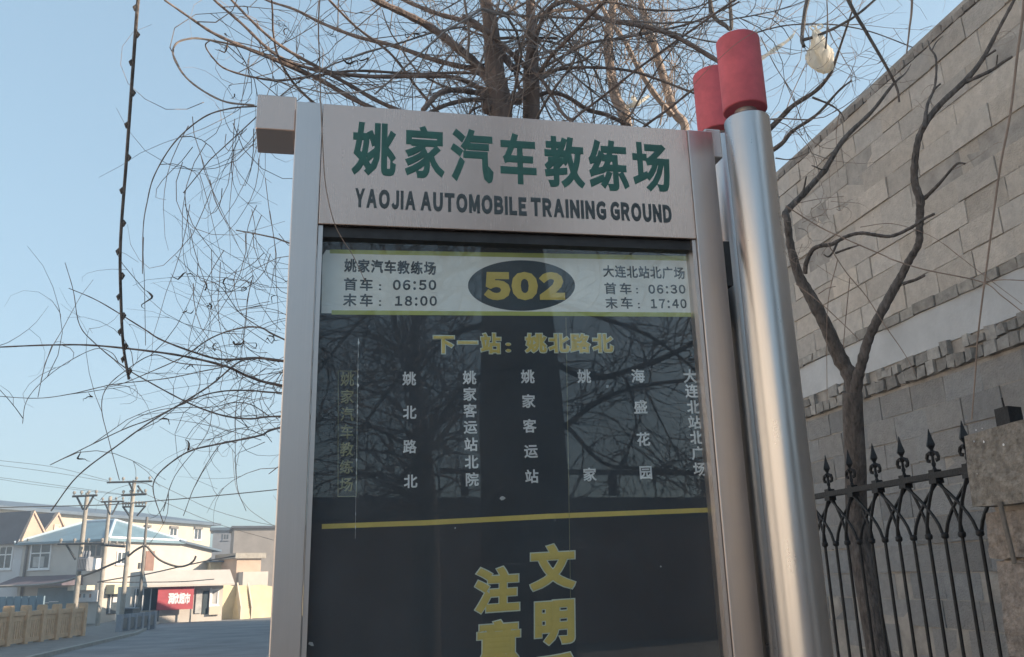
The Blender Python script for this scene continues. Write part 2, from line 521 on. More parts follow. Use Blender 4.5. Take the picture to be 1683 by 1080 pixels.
# jagged brick courses under and over the band
mb = MB()
for z, prot, keep, jz in ((3.005, 0.035, 1.0, 0.006), (3.10, 0.030, 0.86, 0.022)):
    y = Y0
    while y < Y1:
        L = rng.uniform(0.085, 0.15)
        if rng.random() < keep:
            k = rng.uniform(0.62, 1.2)
            mb.box(WX - prot + rng.uniform(-.012, .012), WX + 0.02, y, y + L - rng.uniform(.008, .02), z + rng.uniform(-.004, jz), z + 0.088 + rng.uniform(-jz, jz),
                   (k, k * .98, k * .96), 0.009)
        y += L
mb.build('brick_course', MT['brick'], wall, vcol=True)
mb = MB()
y = Y0
while y < Y1:
    L = rng.uniform(0.16, 0.26)
    k = rng.uniform(0.75, 1.1)
    mb.box(WX - 0.022 + rng.uniform(-.006, .006), WX + 0.02, y, y + L - .012, 3.50 + rng.uniform(-.004, .004), 3.575 + rng.uniform(-.008, .008), (k * 1.02, k * .98, k * .93), 0.006)
    y += L
mb.build('brick_course', MT['brick'], wall, vcol=True)
mb, zt = blocks(3.58, 10, 0.192, 1.1, 0.12)
mb.build('upper_blocks', MT['block'], wall, vcol=True)
mb = MB()
y = Y0
while y < Y1:
    L = 0.115
    k = rng.uniform(0.6, 0.95)
    mb.box(WX - 0.012 + rng.uniform(-.008, .008), WX + 0.2, y, y + L - .008, zt + .002, zt + 0.06 + rng.uniform(-.006, .012), (k * 1.04, k * .96, k * .9), 0.006)
    y += L
mb.build('coping_course', MT['brick'], wall, vcol=True)

# ------------------------------------------------------------------ unseen building added beyond the block wall, sized to cast the street's shade
bld = thing('shade_building', 'long grey unseen building, added beyond the block wall to shade the street', 'building', (8, 40, gz(40)))
mb = MB(); mb.box(4.7, 12, 17, 57, -1.5, 7.0); mb.build('wall', MT['grey_wall'], bld)
mb = MB(); mb.box(4.4, 12.3, 16.7, 57.3, 7.003, 7.2); mb.build('roof', MT['slate_roof'], bld)

# an unseen sunlit row added across the street, left of the frame: it throws warm light on to the wall and the sign
opp = thing('bounce_house', 'long pale unseen house, added across the street to bounce light on the wall', 'house', (-15, 5, 0))
mb = MB(); mb.box(-21, -11.5, -22, 27, -.5, 7.5); mb.build('wall', MT['peach_light'], opp)
mb = MB(); mb.box(-21.4, -11.0, -22.4, 27.4, 7.503, 7.8); mb.build('roof', MT['slate_roof'], opp)
for k in range(9):
    for zz in (1.0, 4.4):
        mb = MB(); mb.box(-11.501, -11.43, -19 + k * 5, -17 + k * 5, zz, zz + 1.6); wf = mb.build('window', MT['white_trim'], opp)
        mb = MB(); mb.box(-11.429, -11.42, -18.9 + k * 5, -17.1 + k * 5, zz + .1, zz + 1.5); mb.build('pane', MT['pane'], wf)

# ------------------------------------------------------------------ iron fence
FX = 2.6
fence = thing('iron_fence', 'black wrought iron fence with spear finials and crossing arches, beside the stone pier', 'fence', (FX, 3.9, 0))
FS = 0.215
fy0 = 3.188                                             # next to the pier
RZ = 1.57 + 0.166 * FX
mb = MB(); mb.box(FX - 0.02, FX + 0.02, 2.9, 9.5, RZ - 0.013, RZ + 0.013); mb.build('top_rail', MT['iron'], fence)
mb = MB(); mb.box(FX - 0.018, FX + 0.018, 2.9, 9.5, 0.20, 0.25); mb.build('bottom_rail', MT['iron'], fence)
NF = 30
bz = RZ - 0.225
def strip_pts(y0, y1, z0, z1, bow):
    o = []
    for i in range(9):
        s = i / 8
        e = s ** 1.25
        o.append((FX + bow, y0 + (y1 - y0) * e, z0 + (z1 - z0) * (s ** 0.85)))
    return o
for k in range(2 * NF):
    y = fy0 + k * FS / 2
    if y > 9.4:
        break
    m1 = MB()
    m1.tube([(FX, y, 0.12), (FX, y, bz - 0.03)], 0.0075, 8)
    m1.lathe((FX, y, bz - 0.045), (0, 0, 1), [(0, .011), (.006, .016), (.02, .016), (.026, .011)], 10)
    reach = FS / 2 if k % 2 else FS
    for s in (-1, 1):
        ye = y + s * reach
        if ye < 2.92:
            continue
        m1.tube(strip_pts(y + s * .004, ye - s * 0.012, bz - .02, RZ - 0.03, 0.008 * s * (1 if k % 2 else -1)), 0.0076, 6)
    m1.build('bar', MT['iron'], fence, smooth=True)
def finial(y):
    m2 = MB()
    z = RZ + 0.010
    m2.box(FX - .02, FX + .02, y - .024, y + .024, RZ - .034, RZ - .0135)
    m2.box(FX - .018, FX + .018, y - .02, y + .02, RZ + .0135, RZ + .026)
    fk = 0.84
    m2.lathe((FX, y, z + .018), (0, 0, 1), [(h * fk, r) for h, r in ((0, .012), (.012, .007), (.02, .010), (.03, .012), (.04, .008), (.07, .007), (.082, .016), (.09, .017), (.096, .009),
                                             (.105, .009), (.125, .022), (.135, .021), (.17, .011), (.215, .0015))], 4)
    for s in (-1, 1):                                  # the two curled petals of the lily
        m2.tube([(FX, y + s * a * 1.1, z + .018 + b * fk) for a, b in ((.004, .075), (.016, .088), (.028, .082), (.035, .064), (.032, .046), (.022, .042), (.018, .054))],
                [.007, .009, .009, .008, .007, .006, .004], 6)
    m2.build('finial', MT['iron'], fence)
for k in range(NF):
    y = fy0 + k * FS
    if y < 9.4:
        finial(y)

# ------------------------------------------------------------------ rough pier at the lower right
pier = thing('stone_pier', 'rough brown stone gate pier at the end of the iron fence', 'pillar', (2.85, 2.75, 0))
px0, px1, py0, py1 = 2.44, 3.0, 2.1, 2.95
mb = MB(); mb.box(px0 + .04, px1, py0, py1 - .012, 0, 2.1); mb.build('core', MT['mortar'], pier)
mb = MB()
z = 0.0
for hh in (0.33, 0.31, 0.34, 0.32, 0.33, 0.19):
    y = py1
    while y > py0:
        L = rng.uniform(0.28, 0.5)
        ya = max(py0, y - L)
        k = rng.uniform(0.85, 1.1)
        mb.box(px0 + rng.uniform(-.012, .012), px0 + .3, ya + .008, y, z + .006, z + hh - .006, (k, k * rng.uniform(.93, 1.0), k * rng.uniform(.86, 1.0)), 0.008)
        y = ya
    z += hh
o = mb.build('stone_blocks', MT['pier'], pier, vcol=True)
mb = MB(); mb.box(px0 - .02, px1 + .02, py0, py1 + .02, z + .002, z + 0.30, (.95, .95, .93), 0.012)
capo = mb.build('cap_block', MT['pier'], pier, vcol=True)
CAPZ = z + 0.30
for o in [c for c in pier.children if c.name.split('.')[0] in ('stone_blocks', 'cap_block')]:
    bm = bmesh.new(); bm.from_mesh(o.data)
    bmesh.ops.subdivide_edges(bm, edges=bm.edges, cuts=5, use_grid_fill=True)
    for v in bm.verts:
        v.co += Vector(nrg.normal(0, 0.0022, 3))
    bm.to_mesh(o.data); bm.free()
rockv = capo
bm = bmesh.new(); bm.from_mesh(capo.data)
cl_ = bm.verts.layers.float_color['Col']
for _ in range(46):
    y = rng.uniform(py0, py1); zz = rng.uniform(CAPZ - .28, CAPZ)
    s_ = rng.uniform(.002, .006)
    q_ = np.array([px0 - .024, y, zz]) - wloc(pier)
    r_ = bmesh.ops.create_icosphere(bm, subdivisions=1, radius=s_, matrix=Matrix.Translation(Vector(q_)) @ Matrix.Diagonal((.6, 1.0, rng.uniform(.5, 1.4), 1)))
    for v in r_['verts']:
        v[cl_] = (3.6, 4.0, 4.6, 1)
bm.to_mesh(capo.data); bm.free()
mb = MB(); mb.tube([(px0 - .035, 2.80, 1.62), (px0 - .035, 2.815, 1.78), (px0 - .035, 2.82, 1.84)], .009, 8); mb.tube([(px0 - .035, 2.80, 1.62), (px0 - .03, 2.5, 1.628), (px0 - .03, 2.15, 1.62)], .0025, 6)
mb.build('conduit', MT['zinc_dull'], pier)
mb = MB(); mb.box(px0 + .10, px0 + .16, 2.85, 2.92, CAPZ - .01, CAPZ + .085, None, .004); mb.tube([(px0 + .13, 2.90, CAPZ + .08), (px0 + .13, 2.905, CAPZ + .13)], .004, 6)
mb.build('post_stub', MT['iron'], pier)

# ------------------------------------------------------------------ the bus stop sign
SD = 1.72
SO = P(487.5, 166, SD)
EU = nrm([0.99864763, 0.04084645, 0.03216343])
EV = np.array([0, 0, 1.0])
EN = nrm(np.cross(EU, EV))                             # towards the viewer
def suv(px, py, wv=0.0):
    q = hit(px, py, SO + EN * wv, EN) - SO - EN * wv
    # EU and EV are not quite square: the cabinet sags a little
    A = np.stack([EU, EV], 1)
    s = np.linalg.lstsq(A, q, rcond=None)[0]
    return s[0], s[1]
def S(u, v, wv=0.0):
    return SO + EU * u + EV * v + EN * wv
UW = suv(1171, 217)[0]
VB = -(SO[2] - 0.42)                                   # bottom of the cabinet
sign = thing('bus_stop_sign', 'brushed steel bus stop sign with green Chinese lettering and two red capped poles', 'bus stop sign', S(UW / 2, -SO[2]))
sign.location.z = 0.0
def sbox(mb, u0, u1, v0, v1, w0, w1):
    mb.frame_box(SO, EU, EV, EN, u0, u1, v0, v1, w0, w1)
UL = suv(526, 300)[0]                                   # stile widths
UR = suv(1137, 300)[0]
VH = suv(840, 380)[1]                                   # lower edge of the header
def bevel_build(mb, name, m, parent, wd=0.002):
    o = mb.build(name, m, parent)
    bm = bmesh.new(); bm.from_mesh(o.data)
    bmesh.ops.bevel(bm, geom=list(bm.edges), offset=wd, segments=2, profile=0.5, affect='EDGES')
    bm.to_mesh(o.data); bm.free()
    return o
mb = MB(); sbox(mb, 0, UL - .0006, -SO[2], 0, -0.12, 0); bevel_build(mb, 'frame_stile', MT['stile'], sign)
mb = MB(); sbox(mb, UR + .0006, UW, -SO[2], 0, -0.12, 0); bevel_build(mb, 'frame_stile', MT['stile'], sign)
mb = MB(); sbox(mb, UL, UR, VH, -0.0005, -0.118, -0.0012)
header = bevel_build(mb, 'header_panel', MT['steel'], sign, .0015)
mb = MB(); sbox(mb, UL, UR, VB, VB + .05, -.118, -.001); bevel_build(mb, 'bottom_rail', MT['stile'], sign)
mb = MB()
sbox(mb, UL + .0005, UL + .009, VB + .051, VH - .001, -.045, -.006)
sbox(mb, UR - .009, UR - .0005, VB + .051, VH - .001, -.045, -.006)
mb.build('glass_bead', MT['stile'], sign)
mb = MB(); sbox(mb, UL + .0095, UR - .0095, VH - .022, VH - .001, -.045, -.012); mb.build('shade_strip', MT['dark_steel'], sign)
WP = -0.040
mb = MB(); sbox(mb, UL + .001, UR - .001, VB + .052, VH - .0005, -.060, WP)
poster = mb.build('route_display', MT['poster'], sign)
mb = MB(); sbox(mb, UL + .001, UR - .001, VB + .052, VH - .0008, -.1185, -.061); mb.build('back_panel', MT['dark_steel'], sign)
WG = -0.024
mb = MB()
gu0, gu1, gv0, gv1 = UL + .009, UR - .009, VB + .051, VH - .0225
mb.add([S(gu0, gv0, WG), S(gu1, gv0, WG), S(gu1, gv1, WG), S(gu0, gv1, WG)], [(0, 1, 2, 3)])
mb.build('glass_pane', MT['glass'], sign)
# crossbeam behind the header, sticking out on the left, brackets on the right
bl = suv(423, 160, -.03)[0]
mb = MB(); sbox(mb, bl, -0.0005, suv(424, 212, -.03)[1], suv(424, 154, -.03)[1], -.135, -.03)
bevel_build(mb, 'crossbeam', MT['steel'], sign, .003)

# flat graphics and lettering
def glyphs(body, bold):
    c = bpy.data.curves.new('tmp', 'FONT')
    c.body = body
    c.size = 1.0
    c.dimensions = '2D'
    c.fill_mode = 'FRONT'
    c.resolution_u = 3
    c.bevel_depth = max(bold, 1e-4)
    c.bevel_resolution = 0
    o = bpy.data.objects.new('tmp', c)
    COL.objects.link(o)
    dg = bpy.context.evaluated_depsgraph_get()
    me = bpy.data.meshes.new_from_object(o.evaluated_get(dg))
    vs = np.array([v.co[:] for v in me.vertices])
    fs = [tuple(p.vertices) for p in me.polygons if min(vs[i][2] for i in p.vertices) > -1e-6]
    bpy.data.objects.remove(o); bpy.data.curves.remove(c); bpy.data.meshes.remove(me)
    used = sorted({i for f in fs for i in f})
    mp = {a: b for b, a in enumerate(used)}
    vs = vs[used]
    vs[:, 2] /= max(bold, 1e-4)
    return vs, [tuple(mp[i] for i in f) for f in fs]
GC = {}
def glyph(ch, bold):
    if (ch, bold) not in GC:
        vs, fs = glyphs(ch, bold)
        thin = glyphs(ch, 1e-4)[0]                    # clip mitre spikes to the letter's own box
        lo, hi = thin.min(0) - bold * 1.02, thin.max(0) + bold * 1.02
        vs[:, :2] = np.clip(vs[:, :2], lo[:2], hi[:2])
        GC[(ch, bold)] = (vs, fs)
    return GC[(ch, bold)]
class Flat:
    """lettering lying on the sign plane at depth wv; positions are measured on the photo and projected on to that plane"""
    def __init__(self, wv, lift=0.0004):
        self.mb, self.w, self.lift = MB(), wv, lift
    def put(self, vs, fs):
        self.mb.add([S(a, b, self.w + 0.0004 + self.lift * c) for a, b, c in vs], fs)
    def cjk(self, ch, cx, cy, wpx, hpx, bold=0.03, lean=0.0):
        u, v = suv(cx, cy, self.w)
        su = (suv(cx + 5, cy, self.w)[0] - suv(cx - 5, cy, self.w)[0]) / 10
        sv = (suv(cx, cy - 5, self.w)[1] - suv(cx, cy + 5, self.w)[1]) / 10
        vs, fs = glyph(ch, bold)
        kx, ky = wpx * su / (0.92 + 2 * bold), hpx * sv / (0.92 + 2 * bold)
        q = vs.copy()
        q[:, 0] = u + (vs[:, 0] - 0.5 + lean * (vs[:, 1] - .38)) * kx
        q[:, 1] = v + (vs[:, 1] - 0.38) * ky
        self.put(q, fs)
    def run(self, txt, x0, x1, yt0, yb0, yt1=None, bold=0.03, gap=0.10):
        """latin letters and digits filling the measured box: left edge x0 (top yt0, base yb0), right edge x1"""
        yt1 = yt0 if yt1 is None else yt1
        a0 = suv(x0, yb0, self.w); a1 = suv(x1, yb0 + (yt1 - yt0), self.w); t0 = suv((x0 + x1) / 2, (yt0 + yt1) / 2, self.w)
        h = t0[1] - (a0[1] + a1[1]) / 2
        ref = 'H' if txt[0] > '9' else ('0' if txt != ':' else ':')
        rv, _ = glyph(chr(ord(ref) + 0xFEE0), bold)
        lo, hi = rv[:, 1].min(), rv[:, 1].max()
        parts, x = [], 0.0
        for ch in txt:
            vs, fs = glyph(chr(ord(ch) + 0xFEE0), bold)
            if ch == 'I':                               # a plain upright without serifs
                iw = .085 + 2 * bold
                vs, fs = np.array([[0, lo, 1], [iw, lo, 1], [iw, hi, 1], [0, hi, 1]]), [(0, 1, 2, 3)]
            wl, wh = vs[:, 0].min(), vs[:, 0].max()
            pad = 0.06 if ch in ':' and len(txt) > 1 else (0.05 if ch == '1' else 0)
            x += pad
            parts.append((vs, fs, x - wl))
            x += wh - wl + gap + pad
        W_ = x - gap
        for vs, fs, off in parts:
            q = vs.copy()
            s = (vs[:, 0] + off) / W_
            q[:, 0] = a0[0] + (a1[0] - a0[0]) * s
            q[:, 1] = a0[1] + (a1[1] - a0[1]) * s + h * (vs[:, 1] - lo) / (hi - lo)
            self.put(q, fs)
    def quad(self, pts, dz=0.0):
        q = [suv(x, y, self.w) for x, y in pts]
        self.mb.add([S(a, b, self.w + .0004 + dz) for a, b in q], [tuple(range(len(q)))])
    def build(self, name, m, parent):
        return self.mb.build(name, m, parent)

WH = -0.0012
fl = Flat(WH)
for ch, x0, x1, y0, y1 in (('姚', 580, 650.5, 200, 290), ('家', 664.5, 730.5, 206, 294.5), ('汽', 741, 810, 210.5, 301), ('车', 821, 882.5, 218, 304),
                           ('教', 895.5, 959.5, 223, 309.5), ('练', 968, 1032.5, 229, 315), ('场', 1040, 1102, 232, 316)):
    fl.cjk(ch, (x0 + x1) / 2, (y0 + y1) / 2, (x1 - x0), (y1 - y0) - 3, 0.034)
fl.build('chinese_lettering', MT['green_letter'], header)
fl = Flat(WH)
def hy(x): return 309.5 + (x - 584) * (337 - 309.5) / (1104 - 584)
def hb(x): return 340.5 + (x - 584) * (366.5 - 340.5) / (1104 - 584)
for wd, x0, x1 in (('YAOJIA', 583, 683), ('AUTOMOBILE', 691, 866), ('TRAINING', 873, 997), ('GROUND', 1004, 1105)):
    fl.run(wd, x0, x1, hy(x0), hb(x0), hy(x1), 0.066, 0.12)
fl.build('english_lettering', MT['dark_letter'], header)

# route band of the display
fl = Flat(WP)
def top(x): return 411 + (x - 533) * (423 - 411) / (1140 - 533)
def bot(x): return 515 + (x - 527) * (519 - 515) / (1152 - 527)
fl.quad([(536, top(536)), (1141, top(1141)), (1152, bot(1152)), (528, bot(528)), (530, 420)])
fl.build('route_band', MT['band'], poster)
fl = Flat(WP + .0003)
fl.quad([(542, top(542) - 1), (1140, top(1140) - 2), (1140, top(1140) + 6), (542, top(542) + 5.5)])
fl.quad([(545, bot(545) - 5), (1151, bot(1151) - 5), (1152, bot(1152) + 2), (545, bot(545) + 2)])
fl.build('green_border', MT['olive'], poster)
fl = Flat(WP + .0003)
fl.quad([(857 + 88 * math.cos(i * math.pi / 30), 469.5 + 41.5 * math.sin(i * math.pi / 30)) for i in range(60)])
fl.build('route_badge', MT['ink'], poster)
fl = Flat(WP + .0008)
fl.run('502', 795.5, 929, 447, 493.6, bold=0.075, gap=.03)
fl.build('route_number', MT['gold'], poster)
fl = Flat(WP + .0003)
for i, ch in enumerate('姚家汽车教练场'):
    fl.cjk(ch, 576 + i * 21.8, 436.5 + i * 0.75, 20, 22, 0.032)
for i, ch in enumerate('大连北站北广场'):
    fl.cjk(ch, 1000 + i * 19.4, 446 + i * 0.5, 18, 20, 0.026)
for ch, cx, cy in (('首', 576, 467), ('车', 602, 467.5), ('末', 575, 493), ('车', 602, 493.5)):
    fl.cjk(ch, cx, cy, 22, 21, 0.026)
for ch, cx, cy in (('首', 1003, 474), ('车', 1028, 474.5), ('末', 1005, 498), ('车', 1030, 498)):
    fl.cjk(ch, cx, cy, 20, 19, 0.022)
fl.run(':', 622.5, 626.5, 466, 477, bold=.03); fl.run(':', 622.5, 626.5, 492, 503, bold=.03)
fl.run(':', 1045.5, 1049, 472, 482.5, bold=.03); fl.run(':', 1048.5, 1052, 496.5, 507, bold=.03)
fl.run('06:50', 645.5, 717, 460, 477, bold=.034, gap=.16); fl.run('18:00', 648, 718, 486.5, 503, bold=.034, gap=.16)
fl.run('06:30', 1066, 1127, 468, 483, bold=.03, gap=.16); fl.run('17:40', 1069, 1129, 491.5, 507, bold=.03, gap=.16)
fl.build('timetable_lettering', MT['ink'], poster)
# next stop line: pale outline under gold
nxt = (('下', 729.5, 565.5, 35, 31), ('一', 768.5, 563.5, 33, 30), ('站', 806.5, 564.5, 33, 33), ('姚', 881, 564, 34, 31), ('北', 918.5, 564, 33, 31), ('路', 953.5, 564, 32, 31), ('北', 990.5, 564, 33, 31))
for m_, add, bo, up in (('pale_edge', 3, .072, 0), ('gold', 0, .036, .0006)):
    fl = Flat(WP + up)
    for ch, cx, cy, ww, hh in nxt:
        fl.cjk(ch, cx, cy, ww + add, hh + add, bo)
    fl.run(':', 831.5 - add / 3, 839.5 + add / 3, 562 - add / 3, 578.5 + add / 3, bold=.05)
    fl.build('next_stop_outline' if add else 'next_stop_lettering', MT[m_], poster)
cols = [('姚北路北', [(672.7, 622.4), (673.3, 677.8), (673.5, 734), (674.8, 791)]),
        ('姚家客运站北院', [(771.7, 620.6), (772, 648), (772.6, 674.8), (773.2, 702), (774, 730.5), (775, 759.3), (775.6, 788)]),
        ('姚家客运站', [(867.3, 619), (868.7, 659.4), (870.5, 700), (872.6, 741.5), (874, 783)]),
        ('姚家', [(960, 618.5), (969, 780)]),
        ('海盛花园', [(1048.3, 618), (1052.7, 669), (1057.2, 722), (1061.3, 776.4)]),
        ('大连北站北广场', [(1134, 618.5), (1137, 642.8), (1140, 669), (1142, 694), (1145, 719), (1147.5, 745), (1150.5, 771)])]
for txt, pp in cols:
    fl = Flat(WP)
    for ch, (cx, cy) in zip(txt, pp):
        fl.cjk(ch, cx, cy, 22, 22.5, 0.026)
    fl.build('stop_lettering', MT['white_letter'], poster)
fl = Flat(WP)
for i, ch in enumerate('姚家汽车教练场'):
    fl.cjk(ch, 571 - (0.3 * i), 623 + i * 28.9, 22, 23, 0.02)
for a, b, c_, d in ((555.5, 587.5, 609.5, 610.5), (555, 586, 815.5, 816.5)):
    fl.quad([(a, c_), (b, c_), (b, d), (a, d)])
fl.quad([(555.5, 611), (556.5, 611), (556, 815), (555, 815)])
fl.quad([(587, 611), (588, 611), (586.5, 815), (585.5, 815)])
fl.build('current_stop_lettering', MT['gold_dim'], poster)
fl = Flat(WP)
fl.quad([(529, 861.5), (700, 855), (900, 844.5), (1177, 834), (1177, 841.5), (900, 853), (700, 863.5), (529, 869.5)])
fl.build('divider_line', MT['gold'], poster)
big = (('文', 908.5, 932, 73, 74), ('明', 911.5, 1021, 70, 75), ('乘', 914, 1111, 70, 75), ('注', 817, 969.5, 73, 75), ('意', 819.5, 1058, 75, 76))
for m_, add, bo, up in (('pale_edge', 4, .066, 0), ('gold', 0, .046, .0006)):
    fl = Flat(WP + up)
    for ch, cx, cy, ww, hh in big:
        fl.cjk(ch, cx, cy, ww + add, hh + add, bo, 0.03)
    fl.build('notice_outline' if add else 'notice_lettering', MT[m_], poster)

# the peeling film edge on the left, the seam of the sheet and a few stuck flecks
fl = Flat(WP + .0002)
ptsL, ptsR = [], []
for i in range(90):
    y = 556 + i * 3.7
    x = 589 - (y - 556) * .016
    w_ = max(.25, nrg.normal(.3, 1.0)) if nrg.rand() < .35 else .25
    ptsL.append((x - w_ * .4, y)); ptsR.append((x + w_ * .9, y))
qa = [S(*suv(x, y, fl.w), fl.w + .0004) for x, y in ptsL]; qb = [S(*suv(x, y, fl.w), fl.w + .0004) for x, y in ptsR]
fl.mb.add(qa + qb, [(i, i + 1, 91 + i, 90 + i) for i in range(89)])
fl.build('peeling_edge', MT['white_letter'], poster)
fl = Flat(WP + .0001)
fl.quad([(929.6, 522), (930.4, 522), (938.4, 1005), (937.6, 1005)])
fl.build('sheet_seam', MT['gold_dim'], poster)
for cx, cy, r in ((826, 819, 4.5), (512, 1058, 5), (998, 635, 3.5), (1086, 931, 1.6), (748, 868, 1.5)):
    fl = Flat(WP + .0002)
    fl.quad([(cx + r * nrg.uniform(.5, 1.2) * math.cos(a), cy + r * nrg.uniform(.5, 1.1) * math.sin(a)) for a in np.linspace(0, 6.0, 9)])
    fl.build('stuck_fleck', MT['zinc'], poster)

# poles with red caps
def pole(px, py, depth, r, cap_px, cap_r, cap_h, gap):
    b = P(px, py, depth)
    mb = MB()
    mb.lathe((b[0], b[1], 0), (0, 0, 1), [(0, r), (b[2] * 0.5, r), (b[2] - .004, r), (b[2], r - .004)], 48)
    mb.build('pole', MT['pole'], sign, smooth=True)
    mb = MB()
    mb.lathe((b[0], b[1], b[2] + .0005), (0, 0, 1), [(0, r * .5), (gap, r * .5)], 28)
    mb.build('collar', MT['zinc'], sign, smooth=True)
    mb = MB()
    z0 = b[2] + gap - .004
    mb.lathe((b[0] + cap_px, b[1], z0), (0, 0, 1), [(0, cap_r - .002), (.002, cap_r), (cap_h - .004, cap_r), (cap_h, cap_r - .004)], 56)
    mb.build('red_cap', MT['red'], sign, smooth=True)
pole(1227, 197, 1.86, .0475, -.001, .0468, .176, .024)
pole(1184, 232, 2.26, .0525, -.001, .0545, .178, .022)
b1, b2 = P(1227, 197, 1.86), P(1184, 232, 2.26)
uP = np.dot(b1 - SO, EU)
mb = MB()
for v0, v1 in ((suv(1190, 470, -.06)[1], suv(1190, 398, -.06)[1]), (-1.5, -1.42)):
    mb = MB(); sbox(mb, UW + .0005, UW + .045, v0, v1, -.30, -.055)
    mb.build('bracket', MT['dark_steel'], sign)
mb = MB()
sbox(mb, UW + .0005, UW + .04, suv(1185, 268, -.06)[1], suv(1185, 222, -.06)[1], -.135, -.035)
bevel_build(mb, 'bracket', MT['stile'], sign, .003)
mb = MB()
sbox(mb, UW + .030, UW + .0325, VB, suv(1200, 300, -.1)[1], -.137, -.12)
mb.build('edge_strip', MT['pole'], sign)
mb = MB(); sbox(mb, UW + .004, UW + .075, VB, suv(1215, 478, -.15)[1], -.165, -.14); mb.build('dark_gap_panel', MT['dark_steel'], sign)  # added dark panel, darkening the gap between stile and front pole
mb = MB()
sbox(mb, UW - .03, UW + .017, VB, suv(1200, 280, -.1)[1], -.30, -.2)
mb.build('rear_stile', MT['dark_steel'], sign)

# ------------------------------------------------------------------ trees
def rot_rand(d, ang):
    a = nrm(np.cross(d, nrg.normal(size=3)))
    return nrm(d * math.cos(ang) + a * math.sin(ang))
def grow(start, d, length, r0, n=8, curl=0.5, droop=0.0, wob=0.07):
    pts = [np.asarray(start, float)]
    d = nrm(d)
    ax = nrm(np.cross(d, nrg.normal(size=3)))
    cv = curl * 1.9 * nrg.uniform(-1, 1)
    st = length / (n - 1)
    for i in range(n - 1):
        d = nrm(d + np.cross(ax, d) * cv / (n - 1) * 2 + np.array([0, 0, -droop]) / (n - 1) + nrg.normal(0, wob, 3))
        pts.append(pts[-1] + d * st)
    return np.array(pts), np.linspace(r0, r0 * 0.35, n)
def sprout(mb, pts, per_m, lmin, lmax, r, curl, droop, level=1, ang=(0.4, 1.1), start=0.12, n=7):
    seg = np.linalg.norm(np.diff(pts, axis=0), axis=1)
    L = seg.sum()
    cum = np.concatenate([[0], np.cumsum(seg)])
    for _ in range(max(1, int(L * per_m + nrg.uniform(0, 1)))):
        s = L * nrg.uniform(start, 1)
        i = min(len(seg) - 1, int(np.searchsorted(cum, s) - 1))
        i = max(i, 0)
        p = pts[i] + (pts[i + 1] - pts[i]) * ((s - cum[i]) / (seg[i] + 1e-9))
        d = rot_rand(nrm(pts[i + 1] - pts[i]), nrg.uniform(*ang))
        tp, tr = grow(p, d, nrg.uniform(lmin, lmax), r * nrg.uniform(.7, 1.2), n, curl, droop)
        ex, ey = proj(tp[-1])
        if ex < 285 and ey < 400:                       # the sky at the upper left stays open
            continue
        mb.tube(tp, tr, 4 if r > .003 else 3, cap=False)
        if level > 0:
            sprout(mb, tp, per_m * 1.15, lmin * .5, lmax * .55, r * .62, curl * 1.1, droop, level - 1, ang, 0.2, 6)
def traced(pts, d0, d1=None, per=6, wig=0.0):
    d1 = d0 if d1 is None else d1
    m = len(pts)
    q = [P(p[0], p[1], d0 + (d1 - d0) * i / (m - 1) + nrg.uniform(-wig, wig)) for i, p in enumerate(pts)]
    return spline(q, per)
def conv(pts, ox, oy, s):
    return [(ox + x / s, oy + y / s) for x, y in pts]

TD = 4.0
wx, wy, _ = P(835, 190, TD)
willow = thing('willow_tree', 'bare contorted willow with a dense tangle of curling twigs, behind the bus stop sign', 'tree', (wx, wy, 0))
S1 = [(838, 1300), (834, 900), (830, 500), (822, 190), (815, 140), (810, 78), (804, 26), (798, 0), (790, -120), (770, -300), (735, -520)]
S2 = [(834, 700), (845, 420), (868, 260), (873, 190), (873, 118), (875, 78), (872, 0), (880, -120), (905, -300), (950, -480)]
mb = MB()
p1 = traced(S1, TD, TD - .1, 5)
bx = np.array([p1[0][0], p1[0][1], -0.1])
p1 = np.vstack([[bx], p1[p1[:, 2] > 0.1]])
n1 = len(p1)
mb.tube(p1, np.interp(np.arange(n1), [0, 8, 16, n1 * .62, n1 - 1], [.10, .075, .056, .030, .015]), 14)
p2 = traced(S2, TD + .05, TD + .25, 5)
n2 = len(p2)
mb.tube(p2, np.interp(np.arange(n2), [0, n2 * .4, n2 * .6, n2 - 1], [.043, .041, .024, .012]), 12)
for sx, sy, r in ((806, 178, .052), (822, 150, .045), (800, 155, .03), (850, 165, .028)):     # pruning scars and burls
    q = P(sx, sy, TD - .03)
    mb.tube([q + np.array([-.03, -.02, -.03]), q, q + np.array([.02, -.02, .05])], [r * .3, r, r * .3], 8)
mb.build('trunk', MT['bark'], willow, smooth=True)

